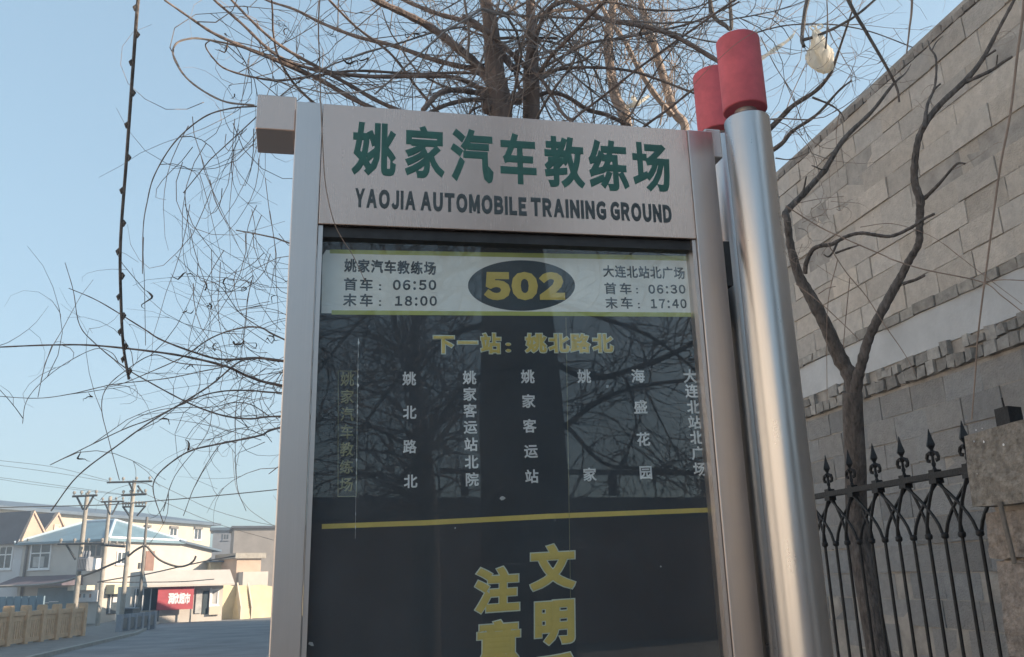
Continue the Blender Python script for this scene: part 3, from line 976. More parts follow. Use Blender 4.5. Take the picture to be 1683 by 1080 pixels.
c7 = lambda p: conv(p, 0, 0, 2.4)
c8 = lambda p: conv(p, 0, 420, 2.571)
ca = lambda p: conv(p, 270, 0, 3.175)
cb = lambda p: conv(p, 760, 0, 3.825)
K = (833, 150)
limbs = [  # (points, depth at root, depth at tip, root radius, tip radius); traced from tip to root or root to tip
    (ca([(0, 0), (130, 90), (250, 170), (400, 240), (600, 320), (800, 410), (1040, 545)]) + [(700, 215), (815, 240)], 3.6, 4.0, .0045, .017),
    (ca([(230, -40), (260, 0), (400, 120), (560, 270), (700, 340), (880, 380), (1100, 400), (1480, 400), (1620, 450)]) + [(815, 160)], 3.7, 4.0, .005, .014),
    (ca([(320, -40), (350, 0), (520, 170), (640, 260), (780, 340), (960, 440), (1160, 550)]) + [(740, 215), (825, 260)], 3.5, 4.05, .0045, .014),
    (ca([(430, -60), (530, 0), (680, 50), (820, 120), (1000, 190), (1200, 240), (1400, 310), (1560, 350)]) + [(815, 120)], 4.4, 4.0, .005, .017),
    (ca([(960, -90), (1100, 0), (1250, 70), (1400, 150), (1540, 260), (1640, 350)]) + [(815, 150)], 3.8, 4.0, .014, .028),
    (ca([(1100, -80), (1250, 0), (1420, 70), (1560, 110), (1680, 170)]) + [(812, 70), (845, 115)], 4.3, 4.0, .010, .020),
    (ca([(240, 210), (215, 240), (260, 310), (320, 360), (450, 400), (600, 420), (760, 400), (1000, 370), (1300, 385), (1560, 380)]) + [(820, 125)], 3.8, 4.0, .003, .009),
    (ca([(560, 0), (565, 60), (570, 180), (600, 310), (680, 440), (770, 530)]) + [(560, 215), (700, 300), (830, 330)], 3.6, 4.0, .004, .009),
    (ca([(1350, 575), (1430, 490), (1500, 470), (1600, 480)]) + [(815, 158)], 3.6, 4.0, .013, .016),
    (ca([(1380, 590), (1480, 545), (1600, 520)]) + [(815, 165)], 3.7, 4.0, .010, .014),
    (ca([(840, -20), (860, 0), (1000, 140), (1170, 270), (1270, 390)]) + [(690, 150), (760, 230)], 3.7, 4.0, .006, .008),
    (ca([(470, 550), (300, 525), (130, 420), (50, 300), (60, 230), (130, 203), (210, 205), (400, 245), (560, 310), (760, 400)]), 3.6, 4.0, .005, .006),
    (c7([(562, 1080), (565, 900), (580, 800), (610, 690), (690, 560), (800, 465), (900, 430), (1010, 420)]) + [(480, 175), (640, 195), (820, 230)], 3.7, 4.0, .0022, .006),
    (cb([(1750, 460), (1600, 380), (1380, 250), (1200, 180), (1050, 150), (920, 130), (820, 90), (700, 20), (640, 10), (540, 60), (480, 180)]) + [(874, 90)], 3.7, 4.1, .012, .013),
    (cb([(1760, -30), (1683, 20), (1300, 290), (1080, 450), (880, 610), (690, 760)]) + [(900, 250), (860, 330)], 3.7, 4.1, .006, .008),
    (cb([(1520, 610), (1440, 580), (1230, 500), (1050, 445), (850, 425), (650, 430), (500, 470)]) + [(872, 140)], 3.9, 4.1, .005, .011),
    (cb([(960, -60), (900, 0), (800, 100), (640, 270), (560, 350), (500, 440)]) + [(870, 150)], 3.5, 4.1, .009, .012),
    (cb([(1500, 530), (1440, 570), (1290, 690), (1150, 790)]) + [(1040, 225), (930, 290), (850, 340)], 3.7, 4.1, .006, .009),
    (cb([(1060, 810), (1030, 780), (900, 720), (790, 690), (660, 610), (560, 580), (480, 600)]) + [(866, 165)], 4.3, 4.1, .013, .012),
    (cb([(1740, 10), (1683, 40), (1450, 140), (1250, 190), (1000, 240), (800, 270), (640, 350), (500, 430)]) + [(872, 130)], 4.4, 4.1, .005, .010),
    (cb([(1600, 0), (1400, 60), (1150, 60), (900, 10), (700, 60), (560, 70), (470, 120)]) + [(874, 60)], 4.6, 4.1, .004, .014),
    (cb([(690, 770), (620, 700), (540, 560), (480, 480)]) + [(868, 110)], 3.7, 4.1, .008, .011),
    (cb([(0, 560), (60, 510), (140, 330), (210, 100), (240, -30)]), 3.8, 3.9, .006, .006),
    (cb([(0, 100), (120, 170), (300, 330), (400, 420)]) + [(868, 120)], 3.8, 4.05, .013, .016),
    (cb([(0, 180), (200, 240), (380, 235), (600, 240)]), 4.2, 4.2, .006, .008),
    (cb([(30, 400), (40, 200), (10, -20)]), 3.5, 3.5, .007, .006),
    (cb([(0, 420), (250, 380), (420, 250), (520, 110), (620, -40)]), 4.0, 4.2, .006, .010),
    (cb([(150, 0), (330, 130), (470, 260), (620, 400), (800, 560), (980, 690), (1180, 800)]), 4.1, 4.3, .006, .005),
    (cb([(550, 300), (700, 200), (830, 160), (770, 165), (680, 140), (620, 90)]), 4.2, 4.3, .006, .004),
    (cb([(500, 500), (620, 420), (780, 370), (880, 260), (920, 215), (950, 250), (1020, 360)]), 4.0, 3.7, .007, .003),
    (c8([(290, 138), (420, 195), (600, 305), (690, 360), (870, 425), (960, 440), (1090, 433), (1190, 445)]) + [(620, 610), (835, 640)], 3.8, 4.0, .0018, .010),
    (c8([(-60, 392), (0, 387), (220, 378), (400, 380), (640, 405), (800, 430), (960, 470), (1060, 515), (1190, 550)]) + [(620, 660), (835, 700)], 3.5, 4.0, .0028, .009),
    (c8([(212, 885), (510, 740), (640, 690), (820, 605), (930, 575), (1050, 570), (1185, 580)]) + [(620, 650), (835, 690)], 3.6, 4.0, .0022, .006),
    (c8([(275, 30), (310, 150), (335, 290), (400, 370), (530, 475), (640, 540), (770, 610), (860, 650), (960, 680), (1060, 690), (1180, 680)]) + [(620, 690), (835, 760)], 3.7, 4.0, .0015, .0065),
    (c8([(690, 1130), (650, 1010), (655, 945), (710, 885), (805, 825), (930, 795), (1100, 760), (1180, 728)]) + [(620, 670), (835, 740)], 3.6, 4.0, .002, .0075),
    (c8([(215, 1080), (330, 930), (500, 800), (640, 700), (800, 605), (900, 540), (1010, 450), (1090, 433)]), 3.4, 3.9, .003, .005),
    (c8([(440, 560), (520, 540), (640, 490), (770, 430), (890, 350), (1000, 310), (1100, 305), (1190, 350)]) + [(620, 620), (835, 660)], 4.1, 4.0, .0018, .0065),
    (c8([(510, 740), (570, 690), (700, 648), (900, 640), (980, 622), (1060, 630), (1140, 680)]), 3.8, 3.9, .0016, .003),
    (c8([(-40, 590), (0, 595), (160, 603), (300, 585), (480, 545), (700, 520), (850, 490), (960, 468)]), 3.7, 3.8, .0016, .003),
    (c8([(505, 950), (460, 780), (430, 650), (450, 560), (540, 480), (650, 420), (760, 455), (960, 470)]), 3.6, 3.7, .0018, .003),
    (c8([(160, 600), (185, 480), (220, 380)]), 3.5, 3.5, .0013, .002),
    (c8([(95, 710), (110, 620), (170, 540), (270, 460), (400, 395), (470, 410), (500, 450)]), 3.7, 3.7, .0013, .002),
    (c8([(615, 380), (610, 110), (605, 0)]) + [(236, 390)], 3.7, 3.7, .001, .0014),
    (c8([(900, 640), (870, 760), (740, 930), (690, 1080)]), 3.7, 3.8, .001, .002),
    (c8([(775, 1100), (830, 960), (930, 800), (1000, 790)]), 3.8, 3.8, .0018, .0025),
    (c8([(740, 0), (830, 85), (930, 130), (1010, 240), (1100, 305)]), 3.9, 3.9, .0014, .003),
    (c8([(1040, 1080), (1000, 960), (995, 700), (1010, 560), (1050, 440)]), 3.8, 3.9, .0012, .002),
]
for pts, da, db, ra, rb in limbs:
    q = traced(pts, da, db, 6, 0.02)
    k = len(q)
    o = MB()
    if max(ra, rb) < .004:
        rr = np.linspace(max(ra, .0016), max(rb, .002), k)
    else:
        rr = np.linspace(ra, rb, k)
    rr = rr * .85 * (1 + 0.10 * np.sin(np.arange(k) * 1.9))
    o.tube(q, rr, 7 if rb > .008 else 5)
    o.build('limb', MT['bark'] if max(ra, rb) > .0075 else MT['twig'], willow, smooth=True)
tw = MB()
for i, (pts, da, db, ra, rb) in enumerate(limbs):
    q = traced(pts, da, db, 4, 0.02)
    low = np.mean([p[1] for p in pts]) > 300
    if low:
        sprout(tw, q, 2.6, .15, .6, .0019, .8, 0.05, 1, (.25, .8), .0)
    else:
        sprout(tw, q, 5.6, .25, .95, .0028, .8, 0.12, 1, (.3, 1.0), .02)
# twigs straight from the two stems and the burls
for _ in range(95):
    st = p1 if rng.random() < .55 else p2
    zz = nrg.uniform(2.3, 5.5)
    i = int(np.argmin(abs(st[:, 2] - zz)))
    az = nrg.uniform(0, 2 * math.pi)
    d = np.array([math.cos(az), .6 * math.sin(az), nrg.uniform(-.15, .75)])
    q, r_ = grow(st[i], d, nrg.uniform(.7, 1.9), nrg.uniform(.004, .009), 12, .9, .35, .1)
    ex, ey = proj(q[-1])
    if ex < 290 and ey < 420:
        continue
    tw.tube(q, r_, 5, cap=False)
    sprout(tw, q, 4.5, .2, .7, .0026, .8, .15, 1)
# drooping shoots on the left of the sign
for _ in range(46):
    px, py = nrg.uniform(300, 470), nrg.uniform(160, 480)
    q, r_ = grow(P(px, py, nrg.uniform(3.6, 4.3)), np.array([-nrg.uniform(-.3, .6), nrg.uniform(-.4, .4), -1]), nrg.uniform(.3, .9), .0022, 9, 1.1, .3, .08)
    tw.tube(q, r_, 3, cap=False)
for _ in range(60):
    px, py = nrg.uniform(400, 520), nrg.uniform(470, 730)
    q, r_ = grow(P(px, py, nrg.uniform(3.7, 4.2)), np.array([-1, nrg.uniform(-.4, .4), nrg.uniform(-.5, .7)]), nrg.uniform(.25, .75), .002, 8, 1.2, .1, .09)
    tw.tube(q, r_, 3, cap=False)
tw.build('twigs', MT['twig'], willow, smooth=True)
# twigs that hang down from the crown above the frame
mb = MB()
q = spline([P(778, -330, 3.95), P(560, -420, 3.7), P(350, -300, 3.4), P(240, -100, 3.25), P(227, 0, 3.2), P(218, 120, 3.2), P(208, 260, 3.2), P(198, 400, 3.2), P(199, 500, 3.2), P(203, 570, 3.2), P(212, 624, 3.2)], 8)
rr = np.interp(np.arange(len(q)), [0, len(q) * .4, len(q) - 1], [.012, .0064, .005])
mb.tube(q, rr, 8)
for i in range(int(len(q) * .38), len(q) - 2, 3):          # buds
    s = (-1) ** i
    b = q[i] + np.array([s * .006, 0, 0])
    mb.tube([b + (0, 0, .016), b + (s * .004, 0, .004), b + (s * .002, 0, -.012)], [.002, .0075, .002], 6)
mb.build('hanging_branch', MT['bark_dark'], willow, smooth=True)
mb = MB()
q = spline([P(860, -330, 4.1), P(700, -500, 3.2), P(560, -250, 2.0), P(527, -20, 1.62), P(526, 120, 1.62), P(531, 250, 1.62), P(536, 310, 1.62), P(548, 362, 1.62), P(562, 392, 1.62), P(580, 420, 1.62), P(600, 462, 1.63)], 7)
mb.tube(q, np.interp(np.arange(len(q)), [0, 18, 26, len(q) - 1], [.004, .0018, .0011, .0007]), 5)
mb.build('hanging_strand', MT['twig_pale'], willow, smooth=True)
mb = MB()
q = spline([P(905, -300, 4.2), P(1150, -520, 3.4), P(1330, -260, 2.4), P(1290, -20, 1.75), P(1256, 38, 1.68), P(1205, 76, 1.67), P(1150, 128, 1.67), P(1126, 160, 1.67)], 7)
mb.tube(q, np.interp(np.arange(len(q)), [0, 20, 28, len(q) - 1], [.003, .0015, .0006, .0005]), 5)
mb.build('hanging_strand', MT['twig_pale'], willow, smooth=True)
# curled dry leaves
mb = MB()
TWV = np.vstack(tw.v + [traced(l[0], l[1], l[2], 5) for l in limbs])
def curl_leaf(q, s):
    q = TWV[int(np.argmin(((TWV - q) ** 2).sum(1)))]            # each leaf hangs from the nearest twig
    a0 = nrg.uniform(0, 6.28)
    d = nrg.normal(0, 1, 3); d[2] = -abs(d[2]); d = nrm(d)
    sd_ = nrm(np.cross(d, nrg.normal(size=3)))
    pts = [q]
    for i in range(9):
        a = a0 + i * nrg.uniform(.5, .9)
        pts.append(pts[-1] + s * .22 * (d * .7 + sd_ * math.cos(a) + np.cross(d, sd_) * math.sin(a)))
    mb.tube(pts, np.array([.1, .5, .9, 1, .9, .75, .6, .5, .35, .1]) * s * .085, 4)
for _ in range(26):
    px, py = nrg.uniform(300, 460), nrg.uniform(430, 620)
    curl_leaf(P(px, py, nrg.uniform(3.6, 4.1)), nrg.uniform(.025, .05))
for px, py, s in ((246, 470, .06), (150, 743, .05), (285, 715, .05), (137, 668, .04), (275, 700, .04), (380, 40, .05), (560, 95, .06), (580, 110, .05), (1060, 40, .05), (700, 60, .05)):
    curl_leaf(P(px, py, 3.7), s)
for _ in range(40):
    curl_leaf(P(nrg.uniform(330, 1150), nrg.uniform(0, 170), nrg.uniform(3.6, 4.4)), nrg.uniform(.02, .04))
mb.build('dry_leaves', MT['leaf'], willow)

# --- second tree, farther back, its upper limbs in the sun
BD = 8.0
bq = P(1035, 420, BD)
back = thing('bare_tree', 'slender bare tree with pale sunlit limbs, farther back behind the willow and the red caps', 'tree', (bq[0], bq[1], 0))
c2 = lambda p: conv(p, 1120, 20, 3.857)
bl_ = [
    ([(1035, 1000), (1040, 700), (1050, 420), (1029, 204), (1011, 157), (1000, 60), (1020, -80), (1000, -250)], BD, BD, .075, .03),
    ([(1045, 500), (1100, 330), (1126, 217), (1108, 183), (1090, 126), (1074, 71), (1060, 26), (1053, 0), (1040, -140), (1060, -300)], BD, BD + .3, .05, .022),
    ([(1105, 190), (1074, 152), (1048, 110), (1027, 68), (1000, 30), (960, -40)], BD + .1, BD - .3, .03, .015),
    ([(1075, 70), (1034, 23), (1000, 2), (955, -30)], BD, BD + .2, .024, .016),
    ([(1100, 340), (1180, 290), (1272, 205), (1302, 175), (1340, 150), (1364, 122), (1378, 85), (1400, 20)], 7.4, 6.6, .03, .007),
    ([(1180, 300), (1276, 243), (1301, 217), (1343, 188), (1378, 150), (1400, 132)], 7.2, 6.6, .022, .006),
    ([(1335, 160), (1366, 173), (1382, 186), (1388, 200)], 6.6, 6.6, .009, .004),
    ([(1275, 260), (1300, 262), (1330, 250)], 7, 6.7, .006, .003),
    ([(1100, -160), (1290, -120), (1327, -30), (1322, 25), (1318, 62), (1321, 76)], 7.0, 6.6, .02, .014),
    ([(1319, 66), (1340, 60), (1357, 53), (1380, 42), (1412, 22), (1460, -20)], 6.6, 6.5, .013, .009),
    ([(1060, 40), (1180, 70), (1255, 50), (1300, 41), (1360, 40), (1400, 45), (1440, 55), (1500, 78)], 7.2, 6.3, .007, .004),
    ([(1250, 60), (1275, 110), (1300, 150), (1318, 200), (1330, 230)], 6.9, 6.6, .004, .0025),
    ([(1359, 0), (1360, 40), (1356, 90)], 6.5, 6.5, .004, .008),
    ([(1165, -50), (1170, 20), (1192, 42), (1202, 45), (1200, 0), (1204, -60)], 7.2, 7.2, .02, .014),
]
tb = MB()
mb = MB()
for i, (pts, da, db, ra, rb) in enumerate(bl_):
    q = traced(pts, da, db, 6, 0.03)
    if i == 0:
        q = np.vstack([[(q[0][0], q[0][1], -.1)], q[q[:, 2] > .1]])
    rr = np.linspace(ra, rb, len(q)) * (1 + .08 * np.sin(np.arange(len(q)) * 1.3))
    if i < 2:
        mb.tube(q, rr, 9)
    else:
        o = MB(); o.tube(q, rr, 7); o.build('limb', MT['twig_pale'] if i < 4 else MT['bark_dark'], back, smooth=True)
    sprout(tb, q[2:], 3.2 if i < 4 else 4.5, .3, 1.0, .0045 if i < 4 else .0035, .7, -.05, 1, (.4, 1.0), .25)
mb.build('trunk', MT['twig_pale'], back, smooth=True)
for _ in range(60):
    px, py = nrg.uniform(940, 1130), nrg.uniform(20, 230)
    q, r_ = grow(P(px, py, nrg.uniform(7.4, 8.6)), np.array([nrg.uniform(-.7, .7), nrg.uniform(-.4, .4), 1]), nrg.uniform(.5, 1.3), .006, 9, .6, 0, .1)
    tb.tube(q, r_, 4, cap=False)
    sprout(tb, q, 4, .2, .6, .0035, .7, 0, 1)
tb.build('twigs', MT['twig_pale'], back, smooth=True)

# --- pruned young tree between the fence and the wall
c6 = lambda p: conv(p, 1280, 400, 3.0)
c5 = lambda p: conv(p, 1270, 0, 2.571)
D = 5.75
fq = P(1402, 700, D)
fork = thing('forked_tree', 'dark pruned tree with a forked trunk, standing between the iron fence and the block wall', 'tree', (fq[0], fq[1], 0))
mb = MB()
tp = [np.array([fq[0], fq[1], -.1]), np.array([fq[0], fq[1], .5])] + [P(x, y, D) for x, y in ((1414, 900), (1406, 760), (1402, 690), (1401, 645))]
tp = spline(tp, 6)
mb.tube(tp, np.interp(np.arange(len(tp)), [0, 10, len(tp) - 1], [.085, .072, .064]), 14)
def fork_limb(pts, d0, d1, radii, name=None, n=9):
    q = traced(pts, d0, d1, 7, 0.015)
    rr = np.interp(np.linspace(0, 1, len(q)), np.linspace(0, 1, len(radii)), radii)
    rr = rr * (1 + .07 * np.sin(np.arange(len(q)) * 2.1) + nrg.uniform(-.05, .07, len(q)))
    (mb if name is None else name).tube(q, rr, n)
    return q
fork_limb([(1403, 700)] + c6([(365, 690), (300, 560), (230, 400), (150, 250), (100, 160), (60, 20)]) + c5([(62, 930), (58, 895), (130, 820), (220, 720)]), D, D + .25, [.058, .052, .047, .040, .032, .026, .024, .022, .02])
fork_limb([(1402, 690)] + c6([(385, 690), (410, 590), (440, 480), (490, 370), (560, 240), (600, 170), (640, 90), (690, 0)]) + c5([(620, 950), (625, 845)]), D, D - .2, [.045, .036, .032, .030, .030, .026, .023, .024, .026])
mb.build('trunk', MT['bark_dark'], fork, smooth=True)
subs = [
    (c5([(215, 728), (300, 590), (420, 470), (510, 355), (560, 310), (585, 270)]), D + .25, D + .5, [.021, .017, .013, .010, .005, .002]),
    (c5([(625, 850), (598, 760), (605, 640), (630, 550), (700, 450), (810, 345), (880, 260), (940, 150), (1020, 0), (1050, -60)]), D - .2, D - .1, [.027, .024, .021, .020, .019, .018, .015, .012, .010, .009]),
    (c5([(640, 840), (700, 780), (760, 710), (785, 690), (812, 692)]), D - .2, D - .45, [.014, .010, .008, .008, .006]),
    (c5([(810, 350), (920, 300), (975, 262), (1012, 240)]), D - .15, D - .3, [.013, .011, .010, .008]),
    (c5([(944, 288), (947, 262), (950, 232)]), D - .22, D - .25, [.006, .004]),
    (c5([(900, 240), (942, 212)]), D - .15, D - .15, [.007, .007]),
    (c5([(638, 540), (655, 440), (685, 365), (690, 250), (665, 205), (655, 170)]), D - .2, D + .1, [.013, .010, .008, .007, .006, .002]),
    (c5([(680, 380), (708, 355)]), D - .1, D - .1, [.008, .006]),
    (c5([(672, 215), (690, 180), (720, 150)]), D, D, [.005, .004, .0015]),
    (c6([(130, 150), (135, 100), (165, 35), (205, 12), (260, 5)]) + c5([(310, 1000), (370, 985), (430, 992), (500, 998), (580, 965), (640, 925), (685, 903)]), D + .05, D - .35, [.016, .016, .014, .013, .012, .012, .011, .010, .008]),
    (c5([(118, 832), (132, 795), (142, 745)]), D + .2, D + .2, [.009, .007, .005]),
    (c5([(228, 712), (205, 716), (180, 705), (165, 700)]), D + .25, D + .2, [.006, .005, .003]),
    (c5([(270, 1030), (255, 1065), (235, 1085), (215, 1075)]), D, D, [.009, .007, .006, .004]),
    (c5([(265, 1070), (320, 1050), (370, 1035)]), D, D - .2, [.008, .007, .003]),
    (c6([(420, 520), (415, 500)]), D - .02, D - .05, [.008, .005]),
    (c6([(610, 200), (680, 178), (720, 158)]), D - .15, D - .25, [.012, .009, .008]),
]
tf = MB()
for pts, a, b, rad in subs:
    o = MB()
    q = fork_limb(pts, a, b, rad, o, 7)
    o.build('limb', MT['bark_dark'], fork, smooth=True)
    if len(pts) > 4:
        sprout(tf, q, 2.0, .08, .35, .0022, 1.0, 0, 1, (.4, 1.2), .3)
vines = [
    (c5([(55, 870), (200, 960), (330, 1020), (470, 1080)]) + c6([(560, 80), (720, 130), (1000, 190), (1100, 260), (1240, 370)]), D, D - .8, [.006, .005, .005, .004, .0035]),
    (c6([(85, 200), (200, 290), (320, 400), (400, 480)]), D - .05, D - .3, [.0045, .0035, .003]),
    (c6([(240, 0), (330, 140), (430, 260), (520, 400), (610, 530), (680, 650)]), D - .2, D - .4, [.004, .004, .003, .0025]),
    (c6([(290, 80), (240, 320), (238, 790)]), D, D, [.003, .002]),
    (c6([(350, 170), (320, 480), (325, 520)]), D, D, [.003, .002]),
    (c6([(195, 250), (240, 222), (280, 212)]), D, D, [.004, .003]),
    (c6([(810, 0), (950, 110), (1080, 210), (1200, 300)]), D - .4, D - .7, [.003, .002]),
    (c6([(1020, 188), (1110, 180), (1220, 184)]), D - .6, D - .8, [.003, .003]),
    (c5([(100, 860), (200, 840), (300, 830)]), D, D, [.003, .002]),
    (c5([(370, 960), (500, 945), (640, 985), (720, 1030), (780, 1078)]), D - .2, D - .4, [.003, .002]),
]
for pts, a, b, rad in vines:
    fork_limb(pts, a, b, rad, tf, 4)
for _ in range(26):
    px, py = nrg.uniform(1300, 1380), nrg.uniform(330, 440)
    q, r_ = grow(P(px, py, D), nrg.normal(0, 1, 3), nrg.uniform(.1, .45), .002, 7, 1.4, 0, .12)
    tf.tube(q, r_, 3, cap=False)
tf.build('twigs', MT['twig_pale'], fork, smooth=True)

# --- dry shoots of a tree above the frame, hanging in front of the wall
hang = thing('hanging_vine', 'long thin dry stems hanging down in front of the block wall at the right', 'vine', P(1605, 600, 4.2))
mb = MB()
mb.tube(spline([P(1700, -260, 4.2), P(1683, 0, 4.2), P(1672, 90, 4.2), P(1660, 190, 4.2), P(1643, 280, 4.2), P(1624, 420, 4.2), P(1608, 545, 4.2), P(1603, 615, 4.2), P(1597, 690, 4.2)], 6), np.linspace(.007, .003, 49), 6)
mb.build('stem', MT['twig_pale'], hang, smooth=True)
hang2 = thing('hanging_branch', 'thin slanting bare branch hanging above the top edge of the block wall', 'branch', P(1475, 140, 5.0))
mb = MB()
mb.tube(spline([P(1330, -140, 5), P(1394, 0, 5), P(1425, 55, 5), P(1458, 112, 5), P(1474, 145, 5), P(1478, 168, 5)], 6), np.linspace(.013, .006, 31), 6)
mb.build('stem', MT['bark_dark'], hang2, smooth=True)
mb = MB()
mb.tube(spline([P(1500, -140, 5), P(1499, 0, 5), P(1495, 45, 5), P(1490, 88, 5)], 6), np.linspace(.008, .004, 19), 6)
mb.build('stem', MT['twig_pale'], hang2, smooth=True)

# --- plastic bag and strip caught in the twigs
bagc = P(1349, 88, 6.55)
mb = MB()
cx_ = nrm(ray(1360, 88) - ray(1340, 88)); cz_ = np.array([0, 0, 1.0]); cy_ = nrm(np.cross(cx_, cz_))
prof = [(0.15, .012), (.135, .03), (.115, .04), (.09, .045), (.06, .055), (.03, .075), (0, .085), (-.03, .088), (-.06, .082), (-.09, .066), (-.11, .048), (-.122, .02)]
N = 38
vs, fs = [], []
for i, (h, r) in enumerate(prof):
    for j in range(N):
        a = 2 * math.pi * j / N
        rr = 1.0 * r * (1 + .30 * math.sin(3 * a + i * .55) + .26 * abs(math.sin(5.5 * a - i * .8)) - .12 + nrg.uniform(-.14, .14))
        vs.append(bagc + cx_ * (rr * math.cos(a) - h * .10) + cy_ * rr * .6 * math.sin(a) + cz_ * (h * 1.35 + nrg.uniform(-.006, .006)))
for i in range(len(prof) - 1):
    for j in range(N):
        fs.append((i * N + j, i * N + (j + 1) % N, (i + 1) * N + (j + 1) % N, (i + 1) * N + j))
fs.append(tuple(range((len(prof) - 1) * N, len(prof) * N)))
mb.add(vs, fs)
for s_ in (-1, 1):                                     # the knotted handles
    mb.tube(spline([bagc + cx_ * a + cz_ * b + cy_ * s_ * .01 for a, b in ((-.02, .19), (-.03 + s_ * .02, .235), (s_ * .03, .25), (.02 + s_ * .02, .225), (-.01, .19))], 4), .006, 5)
tag(mb.build('plastic_bag', MT['bag']), 'crumpled white plastic bag caught on a twig against the blue sky', 'plastic bag')
mb = MB()
q = spline([P(1252, 96, 6.7), P(1275, 80, 6.7), P(1293, 68, 6.65), P(1304, 57, 6.62), P(1310, 46, 6.6)], 6)
ww = np.interp(np.linspace(0, 1, len(q)), [0, .3, .7, 1], [.055, .045, .028, .004])
vs = []
for k, (a, b) in enumerate(zip(q, ww)):
    tw_ = nrm(np.array([.2 * math.sin(k * .7), .35, .9]))
    vs += [a - tw_ * b * .5, a + tw_ * b * .5]
vs2 = [v + np.array([0, .002, 0]) for v in vs]
m_ = len(vs)
fs = [(2 * i, 2 * i + 1, 2 * i + 3, 2 * i + 2) for i in range(len(q) - 1)]
mb.add(vs + vs2, fs + [tuple(x + m_ for x in f[::-1]) for f in fs])
tag(mb.build('plastic_strip', MT['bag']), 'torn strip of white plastic film blowing between the front red cap and the bag', 'plastic strip')
mb = MB()
for (x0, y0, x1, y1, wd) in ((1030, 176, 1066, 158, .05), (1040, 160, 1050, 172, .04)):
    q = [P(x0, y0, 7.6), P((x0 + x1) / 2, (y0 + y1) / 2 + 3, 7.55), P(x1, y1, 7.6)]
    q = spline(q, 6)
    mb.tube(q, np.interp(np.linspace(0, 1, len(q)), [0, .4, 1], [.02, wd * .5, .012]) * nrg.uniform(.8, 1.2, len(q)), 7)
tag(mb.build('plastic_scrap', MT['bag']), 'small pale plastic scrap caught in the branches above the sign header', 'plastic scrap')

# ------------------------------------------------------------------ what the glass and the steel reflect: the street behind the viewer
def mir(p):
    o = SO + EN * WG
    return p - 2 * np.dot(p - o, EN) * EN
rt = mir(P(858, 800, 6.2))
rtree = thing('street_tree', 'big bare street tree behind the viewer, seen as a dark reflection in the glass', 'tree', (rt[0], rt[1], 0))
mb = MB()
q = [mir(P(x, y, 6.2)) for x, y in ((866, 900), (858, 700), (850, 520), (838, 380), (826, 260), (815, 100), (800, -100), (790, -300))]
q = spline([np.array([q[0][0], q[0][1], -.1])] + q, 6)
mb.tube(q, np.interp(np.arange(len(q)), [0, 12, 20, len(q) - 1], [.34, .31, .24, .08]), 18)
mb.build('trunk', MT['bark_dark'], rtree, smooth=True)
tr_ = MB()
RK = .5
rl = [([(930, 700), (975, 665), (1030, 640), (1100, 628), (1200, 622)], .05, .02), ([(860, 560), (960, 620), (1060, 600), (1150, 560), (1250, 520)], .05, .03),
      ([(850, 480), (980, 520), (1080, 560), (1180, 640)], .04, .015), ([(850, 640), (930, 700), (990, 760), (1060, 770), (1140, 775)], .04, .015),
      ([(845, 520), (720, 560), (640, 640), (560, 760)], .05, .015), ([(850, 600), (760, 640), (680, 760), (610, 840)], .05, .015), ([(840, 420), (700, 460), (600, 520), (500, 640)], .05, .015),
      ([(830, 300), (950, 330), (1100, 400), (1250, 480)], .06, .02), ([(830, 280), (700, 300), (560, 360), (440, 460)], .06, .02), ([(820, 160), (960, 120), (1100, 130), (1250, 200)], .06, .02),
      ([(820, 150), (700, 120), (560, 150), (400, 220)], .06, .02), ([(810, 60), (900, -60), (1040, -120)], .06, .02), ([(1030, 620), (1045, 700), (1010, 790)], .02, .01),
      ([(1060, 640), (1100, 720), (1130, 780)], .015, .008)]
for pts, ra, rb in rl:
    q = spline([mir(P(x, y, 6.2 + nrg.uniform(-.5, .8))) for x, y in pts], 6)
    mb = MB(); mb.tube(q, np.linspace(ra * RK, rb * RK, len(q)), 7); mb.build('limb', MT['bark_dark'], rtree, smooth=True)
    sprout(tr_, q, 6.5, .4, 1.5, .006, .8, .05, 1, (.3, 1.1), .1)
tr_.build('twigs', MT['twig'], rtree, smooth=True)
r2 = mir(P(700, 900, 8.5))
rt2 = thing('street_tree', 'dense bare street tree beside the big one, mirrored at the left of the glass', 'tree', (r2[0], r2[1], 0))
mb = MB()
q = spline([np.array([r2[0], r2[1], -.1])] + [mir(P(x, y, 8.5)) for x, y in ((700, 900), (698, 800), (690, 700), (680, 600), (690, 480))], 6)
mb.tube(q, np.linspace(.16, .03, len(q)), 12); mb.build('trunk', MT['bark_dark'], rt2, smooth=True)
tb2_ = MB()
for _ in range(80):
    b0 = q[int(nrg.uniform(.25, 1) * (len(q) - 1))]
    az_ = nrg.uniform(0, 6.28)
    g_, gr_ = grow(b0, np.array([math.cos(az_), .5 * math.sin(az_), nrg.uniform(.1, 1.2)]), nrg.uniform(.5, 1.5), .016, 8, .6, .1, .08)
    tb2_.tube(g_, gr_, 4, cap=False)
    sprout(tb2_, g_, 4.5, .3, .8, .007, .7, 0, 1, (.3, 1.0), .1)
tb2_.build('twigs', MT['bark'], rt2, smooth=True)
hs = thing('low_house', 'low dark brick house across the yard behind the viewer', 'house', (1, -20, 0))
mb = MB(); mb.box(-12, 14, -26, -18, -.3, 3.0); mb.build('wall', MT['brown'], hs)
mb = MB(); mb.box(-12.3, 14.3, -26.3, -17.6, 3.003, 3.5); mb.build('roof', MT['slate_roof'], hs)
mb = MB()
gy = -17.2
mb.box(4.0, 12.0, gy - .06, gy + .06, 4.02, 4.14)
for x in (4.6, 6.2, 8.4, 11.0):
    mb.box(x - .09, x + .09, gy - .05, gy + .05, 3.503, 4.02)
mb.build('roof_rail', MT['iron'], hs)

